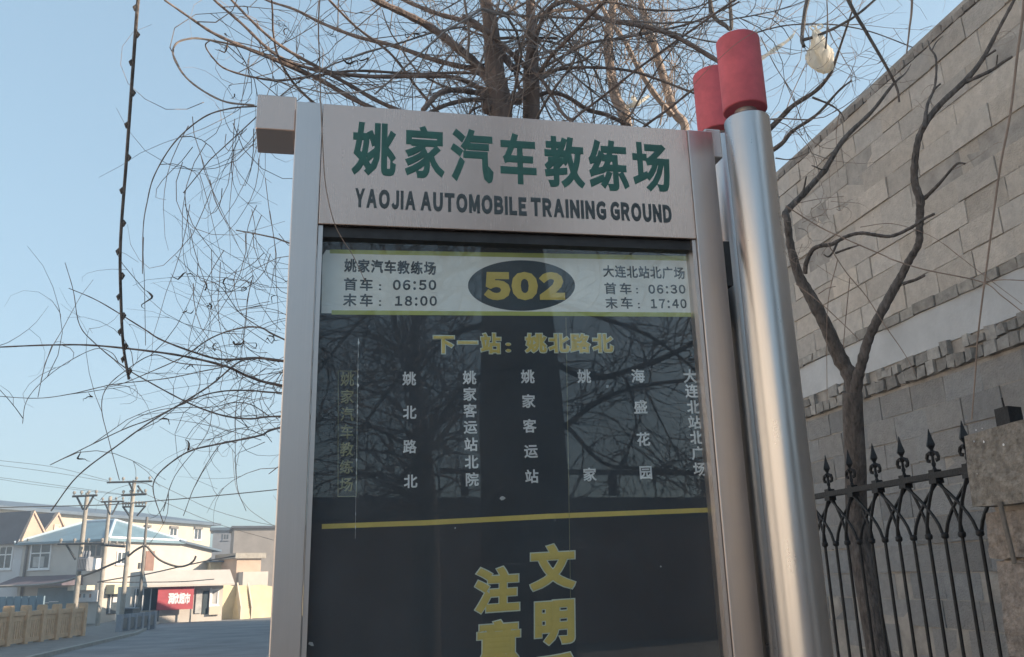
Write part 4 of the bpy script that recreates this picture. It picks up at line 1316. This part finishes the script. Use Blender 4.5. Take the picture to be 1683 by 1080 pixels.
# ------------------------------------------------------------------ far side of the street: houses, shop, walls
Z3 = np.array([0, 0, 1.0])
class Face:
    """a vertical wall plane: p0 a point on it, d its level direction"""
    def __init__(self, p0, az):
        self.p0 = np.array([p0[0], p0[1], 0.0])
        self.d = np.array([math.sin(math.radians(az)), math.cos(math.radians(az)), 0])
        n = np.array([self.d[1], -self.d[0], 0])
        if np.dot(n, EYE * (1, 1, 0) - self.p0) < 0:
            n = -n
        self.n = n
    def at(self, px, py):
        q = hit(px, py, self.p0, self.n)
        return np.dot(q - self.p0, self.d), q[2]
    def rect(self, px0, px1, py0, py1):
        mx_, my_ = (px0 + px1) / 2, (py0 + py1) / 2
        s0, s1 = self.at(px0, my_)[0], self.at(px1, my_)[0]
        return min(s0, s1), max(s0, s1), self.at(mx_, py1)[1], self.at(mx_, py0)[1]
    def box(self, mb, r, w0, w1):
        mb.frame_box(self.p0, self.d, self.n, Z3, r[0], r[1], w0, w1, r[2], r[3])
    def pt(self, s, z, w=0.0):
        return self.p0 + self.d * s + self.n * w + Z3 * z
def plate(face, px, m, name, parent, out=0.05, inn=0.0):
    mb = MB(); face.box(mb, face.rect(*px), inn, out)
    return mb.build(name, m, parent)
def window(face, px, parent, cols=2, rows=1, frame='white_trim', pane='pane', fw=0.07):
    s0, s1, z0, z1 = face.rect(*px)
    mb = MB()
    for a, b, c, d in ((s0, s1, z0, z0 + fw), (s0, s1, z1 - fw, z1), (s0, s0 + fw, z0 + fw, z1 - fw), (s1 - fw, s1, z0 + fw, z1 - fw)):
        face.box(mb, (a, b, c, d), 0.001, 0.07)
    for i in range(1, cols):
        s = s0 + (s1 - s0) * i / cols
        face.box(mb, (s - fw * .4, s + fw * .4, z0 + fw, z1 - fw), 0.001, 0.065)
    for i in range(1, rows + 1):
        if rows > 1 and i < rows or rows == 1 and False:
            z = z0 + (z1 - z0) * (0.62 if rows == 2 else i / rows)
            face.box(mb, (s0 + fw, s1 - fw, z - fw * .4, z + fw * .4), 0.001, 0.062)
    face.box(mb, (s0 - .06, s1 + .06, z0 - .07, z0 - .001), 0.001, 0.14)
    f = mb.build('window', MT[frame], parent)
    mb = MB(); face.box(mb, (s0 + fw * .8, s1 - fw * .8, z0 + fw * .8, z1 - fw * .8), 0.0005, 0.03)
    mb.build('pane', MT[pane], f)
    return f

# --- white house with the blue hipped roof
AZ = 31.0
c1 = P(172, 945, 64)
FR, FL = Face(c1, AZ), Face(c1, AZ - 90)
FL = Face(c1, -59.0)
h1 = thing('blue_roof_house', 'white two storey house with a blue hipped sheet roof behind the utility poles', 'house', (c1[0], c1[1], gz(c1[1])))
zb = gz(c1[1]) - 0.6
ze = FR.at(176, 886)[1]
LA = FR.at(292, 890)[0]
LE = FR.at(348, 908)[0]
LB = FL.at(36, 915)[0]
a_, b_ = FR.d, FL.d
mb = MB(); mb.frame_box(c1 * (1, 1, 0), a_, b_, Z3, 0, LA, 0, LB, zb, ze)
mb.build('wall', MT['white_wall'], h1)
zl = FR.at(345, 905)[1]
mb = MB(); mb.poly([FR.pt(LA + .003, zb), FR.pt(LE, zb), FR.pt(LE, zl), FR.pt(LA + .003, ze - .05)], -FR.n * 6)
mb.build('side_wing', MT['white_wall'], h1)
mb = MB(); mb.poly([FR.pt(LA - .2, ze - .02, .5), FR.pt(LE + .7, zl - .1, .5), FR.pt(LE + .7, zl + .06, .5), FR.pt(LA - .2, ze + .14, .5)], -FR.n * 7)
mb.build('side_roof', MT['navy_roof'], h1)
ov = 0.45
e0 = c1 * (1, 1, 0)
def hp(a, b, z): return e0 + a_ * a + b_ * b + Z3 * z
apx = FR.p0 + a_ * LA / 2
fa = Face(apx + b_ * LA * .42, AZ)
zr = fa.at(210, 857)[1]
ra_ = hp(LA / 2, LA * .42, zr); rb_ = hp(LA / 2, LB - LA * .30, zr)
E_ = [hp(-ov, -ov, ze), hp(LA + ov, -ov, ze), hp(LA + ov, LB + ov, ze), hp(-ov, LB + ov, ze)]
mb = MB()
mb.add(E_ + [ra_, rb_] + [q - Z3 * .16 for q in E_], [(0, 1, 4), (1, 2, 5, 4), (2, 3, 5), (3, 0, 4, 5), (0, 6, 7, 1), (1, 7, 8, 2), (2, 8, 9, 3), (3, 9, 6, 0), (6, 9, 8, 7)])
mb.build('roof', MT['blue_roof'], h1)
mb = MB()
for p_, q_ in ((E_[0], ra_), (E_[1], ra_), (ra_, rb_), (E_[3], rb_), (E_[2], rb_)):
    mb.tube([p_ + Z3 * .03, q_ + Z3 * .03], .13, 6)
for k in range(1, 14):                                                # sheet ribs on the street side slope
    t_ = k / 14
    p_ = E_[0] + (E_[3] - E_[0]) * t_
    u_ = min(1, min(t_ * LB / (LA * .42), (1 - t_) * LB / (LA * .3)))
    base_t = min(max((t_ * LB - LA * .42) / max(.1, LB - LA * .72), 0), 1)
    top = ra_ + (rb_ - ra_) * base_t
    pass
mb.build('ridge_capping', MT['ridge'], h1)
window(FL, (50, 84, 893, 936), h1, 2, 2, 'white_trim', 'pane', .12)
plate(FL, (55, 73, 915, 932), MT['curtain'], 'curtain', h1, .05, .031)
window(FL, (138, 169, 893, 917), h1, 3, 1, 'grey_wall', 'pane', .14)
for px in ((149, 156, 918, 938), (160, 167, 918, 936)):
    plate(FL, px, MT['white_trim'], 'air_conditioner', h1, .55, .002)
window(FR, (191, 206, 906, 928), h1, 2, 1, 'white_trim', 'pane', .10)
plate(FR, (238, 252, 906, 946), MT['brown'], 'brown_panel', h1, .06, .001)
plate(FR, (227, 231, 925, 934), MT['crossarm'], 'meter_box', h1, .15, .001)
plate(FR, (175, 290, 884, 889), MT['white_trim'], 'fascia_board', h1, .30, .002)
plate(FR, (174, 204, 961, 976), MT['yellow_wall'], 'shop_fascia', h1, .8, .002)
plate(FR, (176, 222, 977, 1008), MT['pane'], 'shopfront', h1, .08, .002)
for px in ((183, 190, 979, 990), (178, 179.5, 977, 1008), (200, 201.5, 977, 1008), (212, 213.5, 977, 1008)):
    plate(FR, px, MT['shade_wall'], 'shopfront_frame', h1, .16, .081)
s0, s1, z0, z1 = FL.rect(28, 136, 946, 960)
mb = MB(); mb.poly([FL.pt(s0, z1, .001), FL.pt(s0, z0, 1.9), FL.pt(s0, z0 - .12, 1.9), FL.pt(s0, z0 - .12, .001)], FL.d * (s1 - s0)); mb.build('awning', MT['awning'], h1)
plate(FL, (127, 166, 970, 989), MT['shade_wall'], 'sign_board', h1, .35, .002)
for x_, m_ in ((136, 'brown'), (143, 'teal'), (153, 'brown')):
    plate(FL, (x_, x_ + 3, 976, 982), MT[m_], 'sign_mark', h1, .37, .351)
plate(FL, (127, 158, 962, 970), MT['cream_wall'], 'sign_canopy', h1, .9, .002)
plate(FL, (62, 126, 966, 1000), MT['teal'], 'shopfront', h1, .08, .002)
for px in ((68, 82, 971, 990), (85, 98, 970, 988)):
    window(FL, px, h1, 1, 1, 'white_trim', 'pane', .09)
mb = MB()
s_, z_ = FL.at(45, 915)
mb.tube([FL.pt(s_, zb + .5, .12), FL.pt(s_, ze + .3, .12)], .11, 6)
mb.build('drainpipe', MT['crossarm'], h1)

# --- house with two gables
g0 = FL.pt(LB + .02, 0)
FG = Face(g0, -59.0)
h2 = thing('gabled_house', 'pale house with a dark slate roof and two peach gables at the far left', 'house', (g0[0], g0[1], gz(g0[1])))
LG = FG.at(-60, 920)[0]
ze2 = FG.at(25, 892)[1]
GP = Face(g0, AZ)
t1, zp1 = GP.at(55, 842)
t2, zp2 = GP.at(95, 845)
tv, zv = GP.at(73, 874)
tb2 = 2 * t2 - tv
mb = MB(); mb.frame_box(g0, a_, b_, Z3, 0, tb2, 0.004, LG, zb, ze2)
mb.build('wall', MT['shade_wall'], h2)
def gable(tl, zl_, tp_, zp_, tr_, zr_):
    mb = MB(); mb.poly([GP.pt(tl, zl_, -.02), GP.pt(tp_, zp_, -.02), GP.pt(tr_, zr_, -.02)], -GP.n * .3)
    g_ = mb.build('gable', MT['peach_wall'], h2)
    mb = MB()
    for (ta, za, tb_, zb_) in ((tl, zl_, tp_, zp_), (tr_, zr_, tp_, zp_)):
        mb.poly([GP.pt(ta, za - .1, .12), GP.pt(tb_, zb_ - .05, .12), GP.pt(tb_, zb_ + .16, .12), GP.pt(ta, za + .12, .12)], -GP.n * .35)
    mb.build('barge_board', MT['peach_wall'], g_)
    mb = MB()
    L_ = 13.0
    for (ta, za, tb_, zb_) in ((tl - .15, zl_ - .12, tp_, zp_), (tr_ + .05, zr_ - .04, tp_, zp_)):
        mb.add([GP.pt(ta, za + .13, -.10), GP.pt(tb_, zb_ + .13, -.10), GP.pt(tb_, zb_ + .13, -L_), GP.pt(ta, za + .13, -L_),
                GP.pt(ta, za + .0, -.10), GP.pt(tb_, zb_ + .0, -.10), GP.pt(tb_, zb_ + .0, -L_), GP.pt(ta, za + .0, -L_)],
               [(0, 1, 2, 3), (4, 7, 6, 5), (0, 4, 5, 1), (1, 5, 6, 2), (2, 6, 7, 3), (3, 7, 4, 0)])
    mb.build('roof', MT['slate_roof'], h2)
gable(-.3, ze2, t1, zp1, tv, zv - .1)
gable(tv + .01, zv, t2, zp2, tb2, zv)
mb = MB(); mb.poly([GP.pt(0, ze2 - .01, -.05), GP.pt(tb2, ze2 - .01, -.05), GP.pt(tb2, zv, -.05), GP.pt(tv, zv - .1, -.05)], -GP.n * .25); mb.build('gable_base', MT['peach_wall'], h2)
s_, z_ = GP.at(101, 860)
window(GP, (88, 98, 862, 876), h2, 1, 1, 'cream_wall', 'cream_wall', .1)
plate(FG, (-50, 37, 889, 893.5), MT['white_trim'], 'eaves_board', h2, .35, .002)
window(FG, (-2, 21, 897, 936), h2, 2, 2, 'white_trim', 'pane', .12)
window(FG, (-40, -16, 897, 936), h2, 2, 2, 'white_trim', 'pane', .12)

# --- long cream building behind
c3 = P(346, 872, 125)
F3 = Face(c3, AZ - 180 - 3)
h3 = thing('long_building', 'long cream building with a low navy roof, rising behind the blue roofed house', 'building', (c3[0], c3[1], gz(c3[1])))
s3 = F3.at(-40, 850)[0]
z3 = F3.at(330, 863)[1]
mb = MB(); F3.box(mb, (0, s3, gz(c3[1]) - 1, z3), -14, 0); mb.build('wall', MT['cream_wall'], h3)
zt3 = F3.at(338, 857)[1]
mb = MB()
mb.add([F3.pt(-1.2, z3 + .003, .9), F3.pt(s3, z3 + .003, .9), F3.pt(s3, z3 + .003, -15), F3.pt(-1.2, z3 + .003, -15),
        F3.pt(-1.2, z3 + .35, .9), F3.pt(s3, z3 + .35, .9), F3.pt(s3, zt3 + 1.2, -7), F3.pt(6, zt3 + 1.2, -7), F3.pt(s3, z3 + .35, -15), F3.pt(-1.2, z3 + .35, -15)],
       [(0, 1, 2, 3), (0, 4, 5, 1), (4, 7, 6, 5), (7, 9, 8, 6), (4, 9, 7), (0, 3, 9, 4), (3, 2, 8, 9), (1, 5, 6, 8, 2)])
mb.build('roof', MT['navy_roof'], h3)
for px in ((278, 291, 866, 882), (318, 331, 867, 888), (236, 246, 864, 876), (160, 172, 862, 873), (196, 208, 863, 873)):
    window(F3, px, h3, 2, 1, 'white_trim', 'pane', .16)
    plate(F3, (px[0], px[1], px[2] - 1, px[2] + 3), MT['concrete_dark'], 'window_hood', h3, .3, .08)

# --- slate coloured house and grey block behind the yard
c4 = P(350, 880, 105)
F4 = Face(c4, 84)
h4 = thing('slate_house', 'small slate grey house with one window between the cream building and the grey block', 'house', (c4[0], c4[1], gz(c4[1])))
z4 = F4.at(365, 872)[1]
mb = MB(); F4.box(mb, (0, F4.at(388, 885)[0], gz(100) - 1, z4), -7, 0); mb.build('wall', MT['slate_wall'], h4)
mb = MB(); F4.box(mb, (-.4, F4.at(390, 885)[0], z4 + .003, z4 + .35), -7.4, .4); mb.build('roof', MT['navy_roof'], h4)
window(F4, (366, 377, 877, 888), h4, 2, 1, 'slate_wall', 'pane', .14)
c5_ = P(384, 890, 92)
F5 = Face(c5_, 82)
h5 = thing('grey_block', 'plain grey brown block of a building with a flat roof beside the steel sign frame', 'building', (c5_[0], c5_[1], gz(c5_[1])))
z5 = F5.at(420, 868)[1]
mb = MB(); F5.box(mb, (0, F5.at(520, 890)[0], gz(90) - 1, z5), -10, 0); mb.build('wall', MT['grey_wall'], h5)
mb = MB(); F5.box(mb, (-.3, F5.at(525, 890)[0], z5 + .003, z5 + .22), -10.3, .35); mb.build('roof', MT['slate_roof'], h5)

# --- corner shop with the red sign board
c6_ = P(214, 990, 57)
F6 = Face(c6_, 66)
sh = thing('corner_shop', 'low corner shop with a white awning, a red sign board and a dark doorway', 'shop', (c6_[0], c6_[1], gz(c6_[1])))
gb = gz(c6_[1]) - .5
s6 = F6.at(366, 985)[0]
z6 = F6.at(300, 941)[1]
zc = F6.at(300, 962)[1]
mb = MB(); F6.box(mb, (0, s6, gb, zc), -4, 0); mb.build('wall', MT['white_wall'], sh)
mb = MB()
sa, sb = F6.at(236, 955)[0], F6.at(378, 950)[0]
mb.poly([F6.pt(sa, z6 + .15, -.1), F6.pt(sa, zc + .05, 1.1), F6.pt(sa, zc - .07, 1.1), F6.pt(sa, zc + .003, -.2), F6.pt(sa, zc + .003, -4), F6.pt(sa, z6 + .1, -4)], F6.d * (sb - sa))
mb.build('awning_roof', MT['white_wall'], sh)
FB = Face(F6.pt(0, 0, .75), 66)
s0, s1, z0, z1 = FB.rect(259, 318, 965, 1002)
mb = MB(); FB.box(mb, (s0, s1, z0, z1), -.10, 0)
board = mb.build('sign_board', MT['signred'], sh)
mb = MB()
for ch, x_ in zip('润欣超市', (281, 289.5, 299, 308)):
    s_, z_ = FB.at(x_, 983.5)
    h_ = FB.at(x_, 974.5)[1] - FB.at(x_, 992.5)[1]
    w_ = FB.at(x_ + 4.6, 983)[0] - FB.at(x_ - 4.6, 983)[0]
    vs, fs = glyph(ch, .05)
    mb.add([FB.pt(s_ + (v[0] - .5) * w_, z_ + (v[1] - .38) * h_, .012 + .004 * v[2]) for v in vs], fs)
mb.build('shop_lettering', MT['signwhite'], board)
mb = MB()
for s_ in (s0 + .1, s1 - .15):
    FB.box(mb, (s_, s_ + .08, gb, z0 - .003), -.10, -.02)
mb.build('sign_leg', MT['crossarm'], board)
plate(F6, (220, 258, 968, 1003), MT['pane'], 'shopfront', sh, .08, .002)
for x_ in (221, 233, 246):
    plate(F6, (x_, x_ + 1.6, 966, 1004), MT['shade_wall'], 'shopfront_frame', sh, .15, .081)
plate(F6, (321, 331, 968, 1008), MT['curtain'], 'glazed_panel', sh, .1, .002)
plate(F6, (333, 342, 971, 1009), MT['ink'], 'doorway', sh, .06, .002)
plate(F6, (343, 346, 966, 1009), MT['white_trim'], 'door_frame', sh, .16, .002)
window(F6, (346, 359, 968, 995), sh, 1, 1, 'white_trim', 'curtain', .1)
plate(F6, (342, 362, 997, 1010), MT['cream_wall'], 'stall_riser', sh, .25, .162)

# --- yellow yard wall, steps and shed
c7_ = P(363, 1000, 62)
F7 = Face(c7_, 58)
yw = thing('yard_wall', 'pale yellow yard wall in the sun beside the corner shop', 'wall', (c7_[0], c7_[1], gz(c7_[1])))
mb = MB()
g7 = gz(c7_[1]) - .6
pts = [F7.pt(0, g7)] + [F7.pt(F7.at(x_, 985)[0], F7.at(x_, y_)[1]) for x_, y_ in ((363, 957), (380, 963), (401, 964), (428, 961), (447, 964), (520, 962))] + [F7.pt(F7.at(520, 985)[0], g7)]
mb.poly(pts, -F7.n * .35); mb.build('wall', MT['yellow_wall'], yw)
st = thing('outside_steps', 'flight of pale yellow steps climbing the yard wall', 'steps', F7.pt(F7.at(388, 990)[0], gz(60), .6))
sA, zA = F7.at(383, 1004); sB, zB = F7.at(400, 962)
sC = F7.at(396, 1004)[0]
mb = MB()
n_ = 11
for i in range(n_):
    z0 = zA + (zB - zA) * i / n_; z1 = zA + (zB - zA) * (i + 1) / n_
    so_ = (sB - sA) * .35 * i / n_
    F7.box(mb, (sA + so_, sC + so_, z0 - (.8 if i == 0 else .002), z1 - .002), .002, 1.3 - i * .11)
mb.build('steps', MT['yellow_wall'], st)
mb = MB()
for s_ in (sA - .12, sC + .1):
    so_ = (sB - sA) * .35
    mb.poly([F7.pt(s_, zA - .7, 1.4), F7.pt(s_, zA + .25, 1.4), F7.pt(s_ + so_, zB + .2, .12), F7.pt(s_ + so_, zB - .9, .12)], F7.d * .1)
mb.build('side_wall', MT['cream_wall'], st)
c8_ = P(388, 950, 72)
F8 = Face(c8_, 62)
sd2 = thing('brick_shed', 'pale brick shed with a flat roof above the yellow yard wall', 'shed', (c8_[0], c8_[1], gz(70)))
r_ = F8.rect(388, 428, 918, 970)
mb = MB(); F8.box(mb, (r_[0], r_[1], gz(70) - .5, r_[3]), -4, 0); mb.build('wall', MT['peach_wall'], sd2)
mb = MB(); F8.box(mb, (r_[0] - .25, r_[1] + .3, r_[3] + .002, r_[3] + .45), -4.2, .3); mb.build('roof', MT['concrete'], sd2)
r2 = F8.rect(391, 432, 940, 970)
mb = MB(); F8.box(mb, (r2[0], r2[1], gz(70) - .5, r2[3]), .003, 1.0); mb.build('lean_to', MT['white_wall'], sd2)
c9_ = P(345, 935, 74)
F9 = Face(c9_, 62)
sd3 = thing('yellow_shed', 'small yellow shed with a sheet roof behind the corner shop', 'shed', (c9_[0], c9_[1], gz(72)))
r_ = F9.rect(345, 386, 924, 950)
mb = MB(); F9.box(mb, (r_[0], r_[1], gz(72) - .5, r_[3]), -3, 0); mb.build('wall', MT['yellow_wall'], sd3)
mb = MB(); F9.box(mb, (r_[0] - .3, r_[1] + .4, r_[3] + .002, r_[3] + .12), -3.3, .5); mb.build('roof', MT['navy_roof'], sd3)

# --- teal hoarding behind the balustrade
cA = P(72, 990, 46)
FA = Face(cA, -62)
th = thing('hoarding', 'low teal sheet hoarding behind the tan balustrade', 'hoarding', (cA[0], cA[1], gz(cA[1])))
mb = MB(); FA.box(mb, (0, 14, gz(45) - .4, FA.at(40, 980)[1]), -.06, 0); mb.build('panel', MT['teal'], th)
mb = MB()
for k in range(29):
    FA.box(mb, (k * .5, k * .5 + .06, gz(45) - .4, FA.at(40, 980)[1]), .001, .04)
mb.build('rib', MT['teal'], th)

# --- tan balustrade
bal = thing('stone_balustrade', 'tan stone balustrade with square posts at the lower left kerb', 'balustrade', P(70, 1040, 37))
A, B = P(8, 1052, 31.5), P(133, 1036, 38.5)
A[2] = gz(A[1]) - .03; B[2] = gz(B[1]) - .03
dv = (B - A); dl = np.linalg.norm(dv[:2]); dv = np.array([dv[0], dv[1], 0]) / dl
nv = np.array([dv[1], -dv[0], 0])
def post_at(s):
    q = A + dv * s; q[2] = gz(q[1]) - .03
    return q
sp = dl / 5
HB = 1.36
for k in range(-3, 6):
    q = post_at(k * sp)
    mb = MB(); mb.frame_box(q, dv, nv, Z3, -.15, .15, -.15, .15, -.3, HB); mb.frame_box(q, dv, nv, Z3, -.135, .135, -.135, .135, HB + .001, HB + .05)
    mb.build('post', MT['tan'], bal)
    if k < 5:
        q2 = post_at((k + .5) * sp)
        hw = sp / 2 - .153
        mb = MB(); mb.frame_box(q2, dv, nv, Z3, -hw, hw, -.09, .09, HB - .33, HB - .17); mb.build('top_rail', MT['tan'], bal)
        mb = MB(); mb.frame_box(q2, dv, nv, Z3, -hw, hw, -.08, .08, .06, .22); mb.build('bottom_rail', MT['tan'], bal)
        mb = MB(); mb.frame_box(q2, dv, nv, Z3, -hw, hw, -.05, .05, HB - .52, HB - .333)
        nb = 6
        for i in range(nb):
            s_ = -hw + (i + .5) * 2 * hw / nb
            mb.frame_box(q2, dv, nv, Z3, s_ - .065, s_ + .065, -.05, .05, .223, HB - .523)
        mb.build('baluster_panel', MT['tan'], bal)

# --- grey roadside barrier
bar = thing('concrete_barrier', 'low grey concrete post barrier at the kerb in front of the shop', 'barrier', P(220, 1025, 45))
pa, pb = P(196, 1030, 42), P(252, 1021, 48)
for k in range(6):
    q = pa + (pb - pa) * k / 5; q[2] = gz(q[1]) - .03
    dv2 = nrm((pb - pa) * (1, 1, 0)); nv2 = np.array([dv2[1], -dv2[0], 0])
    mb = MB(); mb.frame_box(q, dv2, nv2, Z3, -.17, .17, -.12, .12, -.3, .80); mb.build('post', MT['cloth_grey'], bar)
L2 = np.linalg.norm((pb - pa)[:2])
for k in range(5):
    q = pa + (pb - pa) * (k + .5) / 5; q[2] = gz(q[1]) - .03
    mb = MB(); mb.frame_box(q, dv2, nv2, Z3, -L2 / 10 + .172, L2 / 10 - .172, -.06, .06, .1, .62); mb.build('panel', MT['concrete_dark'], bar)
bx_ = P(213, 1003, 47)
crate = thing('dark_crate', 'dark metal bin standing by the foot of the tall utility pole', 'bin', (bx_[0], bx_[1], gz(bx_[1])))
mb = MB(); mb.frame_box((bx_[0], bx_[1], gz(bx_[1])), dv2, nv2, Z3, -.5, .5, -.3, .3, 0, .95); mb.build('body', MT['crossarm'], crate)
mb = MB(); mb.frame_box((bx_[0], bx_[1], gz(bx_[1])), dv2, nv2, Z3, -.54, .54, -.34, .34, .953, 1.02); mb.build('lid', MT['cloth_grey'], crate)

# --- utility poles
def upole(label, px_top, py_top, px_mid, py_mid, depth, r0, r1, arms, braces=(), boxes=(), m='concrete'):
    q = P(px_mid, py_mid, depth)
    t_ = thing('utility_pole', label, 'utility pole', (q[0], q[1], gz(q[1])), 'utility poles across the street')
    zt_ = P(px_top, py_top, depth)[2]
    mb = MB(); mb.lathe((q[0], q[1], gz(q[1]) - .3), Z3, [(0, r0), (zt_ - gz(q[1]) + .3, r1)], 12); mb.build('pole', MT[m], t_, smooth=True)
    rt_ = nrm(ray(900, 540) - ray(700, 540)) * (1, 1, 0)
    for (xa, ya, xb, yb, th_) in arms:
        a, b = P(xa, ya, depth - r0 - .08), P(xb, yb, depth - r0 - .08)
        mb = MB(); mb.tube([a, b], th_, 4); arm = mb.build('crossarm', MT['crossarm'], t_)
        for k in range(4):
            mb = MB()
            c_ = a + (b - a) * (.06 + .88 * k / 3)
            mb.lathe(c_, Z3, [(0, .03), (.12, .03), (.13, .07), (.2, .08), (.26, .05)], 7)
            mb.build('insulator', MT['insul'], arm)
    for (xa, ya, xb, yb) in braces:
        mb = MB(); mb.tube([P(xa, ya, depth - r0 - .06), P(xb, yb, depth - r0 - .06)], .05, 4); mb.build('brace', MT['crossarm'], t_)
    for (xa, xb, ya, yb, mm) in boxes:
        a = P((xa + xb) / 2, (ya + yb) / 2, depth - .5)
        hw = (xb - xa) * depth / 1420 / 2; hh = (yb - ya) * depth / 1420 / 2
        mb = MB(); mb.frame_box(a, rt_, np.array([-rt_[1], rt_[0], 0]), Z3, -hw, hw, -.3, .3, -hh, hh)
        for k in range(3):
            mb.lathe(a + rt_ * hw * (k - 1) * .6 + Z3 * hh, Z3, [(0, .05), (.15, .07), (.3, .04)], 7)
        for k in range(6):
            mb.frame_box(a + rt_ * (-hw + (k + .5) * hw / 3), rt_, np.array([-rt_[1], rt_[0], 0]), Z3, -.02, .02, -.36, -.301, -hh * .8, hh * .8)
        mb.build('transformer', MT[mm], t_)
    return t_
upole('pale concrete utility pole with one crossarm, nearest the tan balustrade', 146.5, 807, 134, 900, 44, .14, .10,
      [(119, 816, 160, 814, .06), (95, 894, 172, 893, .06)], [(126, 816, 137, 838), (154, 815, 141, 838), (109, 895, 124, 920)], [(133, 148, 916, 938, 'cloth_grey')])
upole('grey utility pole with a short crossarm, standing second from the balustrade', 183, 813, 171, 920, 53, .14, .10,
      [(166, 825, 204, 824, .055), (165, 895, 206, 898, .09)], [(172, 826, 181, 846), (195, 825, 184, 846)])
upole('tallest utility pole with two wide crossarms, in front of the lit white wall', 222, 785, 208.5, 920, 47, .135, .10,
      [(176, 793, 250, 791, .06), (200, 814, 241, 812, .07), (201, 833, 216, 833, .05), (222, 832, 240, 832, .05)], [(212, 793, 219, 808), (226, 798, 236, 812), (203, 834, 213, 848), (238, 833, 225, 848)])
upole('thin dark utility pole without crossarms beside the brown panel', 239, 848, 234.5, 930, 50, .10, .075, [], [], m='concrete_dark')

# --- overhead lines
def line(label, pts, depth, r, m='wire', d2=None):
    q = traced(pts, depth, d2, 8)
    mb = MB(); mb.tube(q, r * .8, 5)
    return tag(mb.build('power_line', MT[m]), label, 'power line', 'overhead lines across the street')
line('long overhead cable running level across the sky to the sign frame', [(-60, 836), (47, 833), (170, 830), (261, 823), (353, 815), (453, 805), (640, 785)], 43, .034)
line('topmost of the faint overhead lines at the far left sky', [(-50, 750), (0, 757), (90, 768), (178, 790)], 46.8, .014, d2=46.8)
line('second of the faint overhead lines from the top at the far left sky', [(-50, 759), (0, 765), (90, 777), (178, 792)], 46.6, .014)
line('lower pair of the faint overhead lines at the far left sky, upper wire', [(-50, 780), (0, 785), (60, 793), (204, 813)], 46.6, .014)
line('lower pair of the faint overhead lines at the far left sky, lower wire', [(-50, 783), (0, 788), (60, 797), (204, 814)], 46.6, .012)
line('thick drooping cable loop sagging from the thin dark pole across the lit wall', [(237, 897), (243, 900), (262, 920), (290, 931), (308, 929), (318, 922), (322, 914)], 49.7, .075)
line('cable rising gently from the sagging loop towards the yellow shed', [(160, 957), (200, 950), (240, 944), (290, 933), (345, 921), (386, 914)], 51, .05)
line('thin level cable just below the rising one, over the shop awning', [(168, 957), (230, 957), (300, 956), (352, 952)], 52, .035)
line('pale bundled cable sagging from the frame edge to the nearest utility pole', [(-40, 966), (0, 964), (60, 962), (100, 957), (132, 948)], 43.6, .085, 'insul')
line('twisted cable bundle climbing between the second and the thin dark pole', [(132, 948), (150, 942), (178, 930), (205, 918), (222, 905), (236, 897)], 47, .075)
line('thin wire slanting down from the sky to the grey block', [(382, 740), (388, 800), (405, 832), (430, 852), (470, 876)], 60, .022)
line('wire dropping from the tallest pole towards the right', [(250, 791), (300, 815), (350, 838), (420, 858), (470, 866)], 47, .016)
line('lower wire dropping from the tallest pole towards the grey block', [(241, 813), (300, 838), (360, 862), (450, 888)], 47, .016)
line('short slack wire between the tops of the two middle poles', [(147, 814), (165, 824), (184, 822), (204, 813)], 46.5, .014)

# ------------------------------------------------------------------ haze volume added over the street, standing in for veiling glare
mb = MB(); mb.box(-75, 32, -45, 165, gz(170) - 1.5, 30.0)
hz = mb.build('haze', MT['wire'])
hm = bpy.data.materials.new('haze_air')
hm.use_nodes = True
t = hm.node_tree
t.nodes.remove(t.nodes['Principled BSDF'])
pv = t.nodes.new('ShaderNodeVolumePrincipled')
pv.inputs['Color'].default_value = (0.86, 0.92, 1.0, 1)
pv.inputs['Density'].default_value = 0.0028
pv.inputs['Anisotropy'].default_value = 0.2
t.links.new(pv.outputs[0], t.nodes['Material Output'].inputs['Volume'])
hz.data.materials.clear()
hz.data.materials.append(hm)
tag(hz, 'pale haze added over the street in place of veiling glare', 'haze', None, 'stuff')
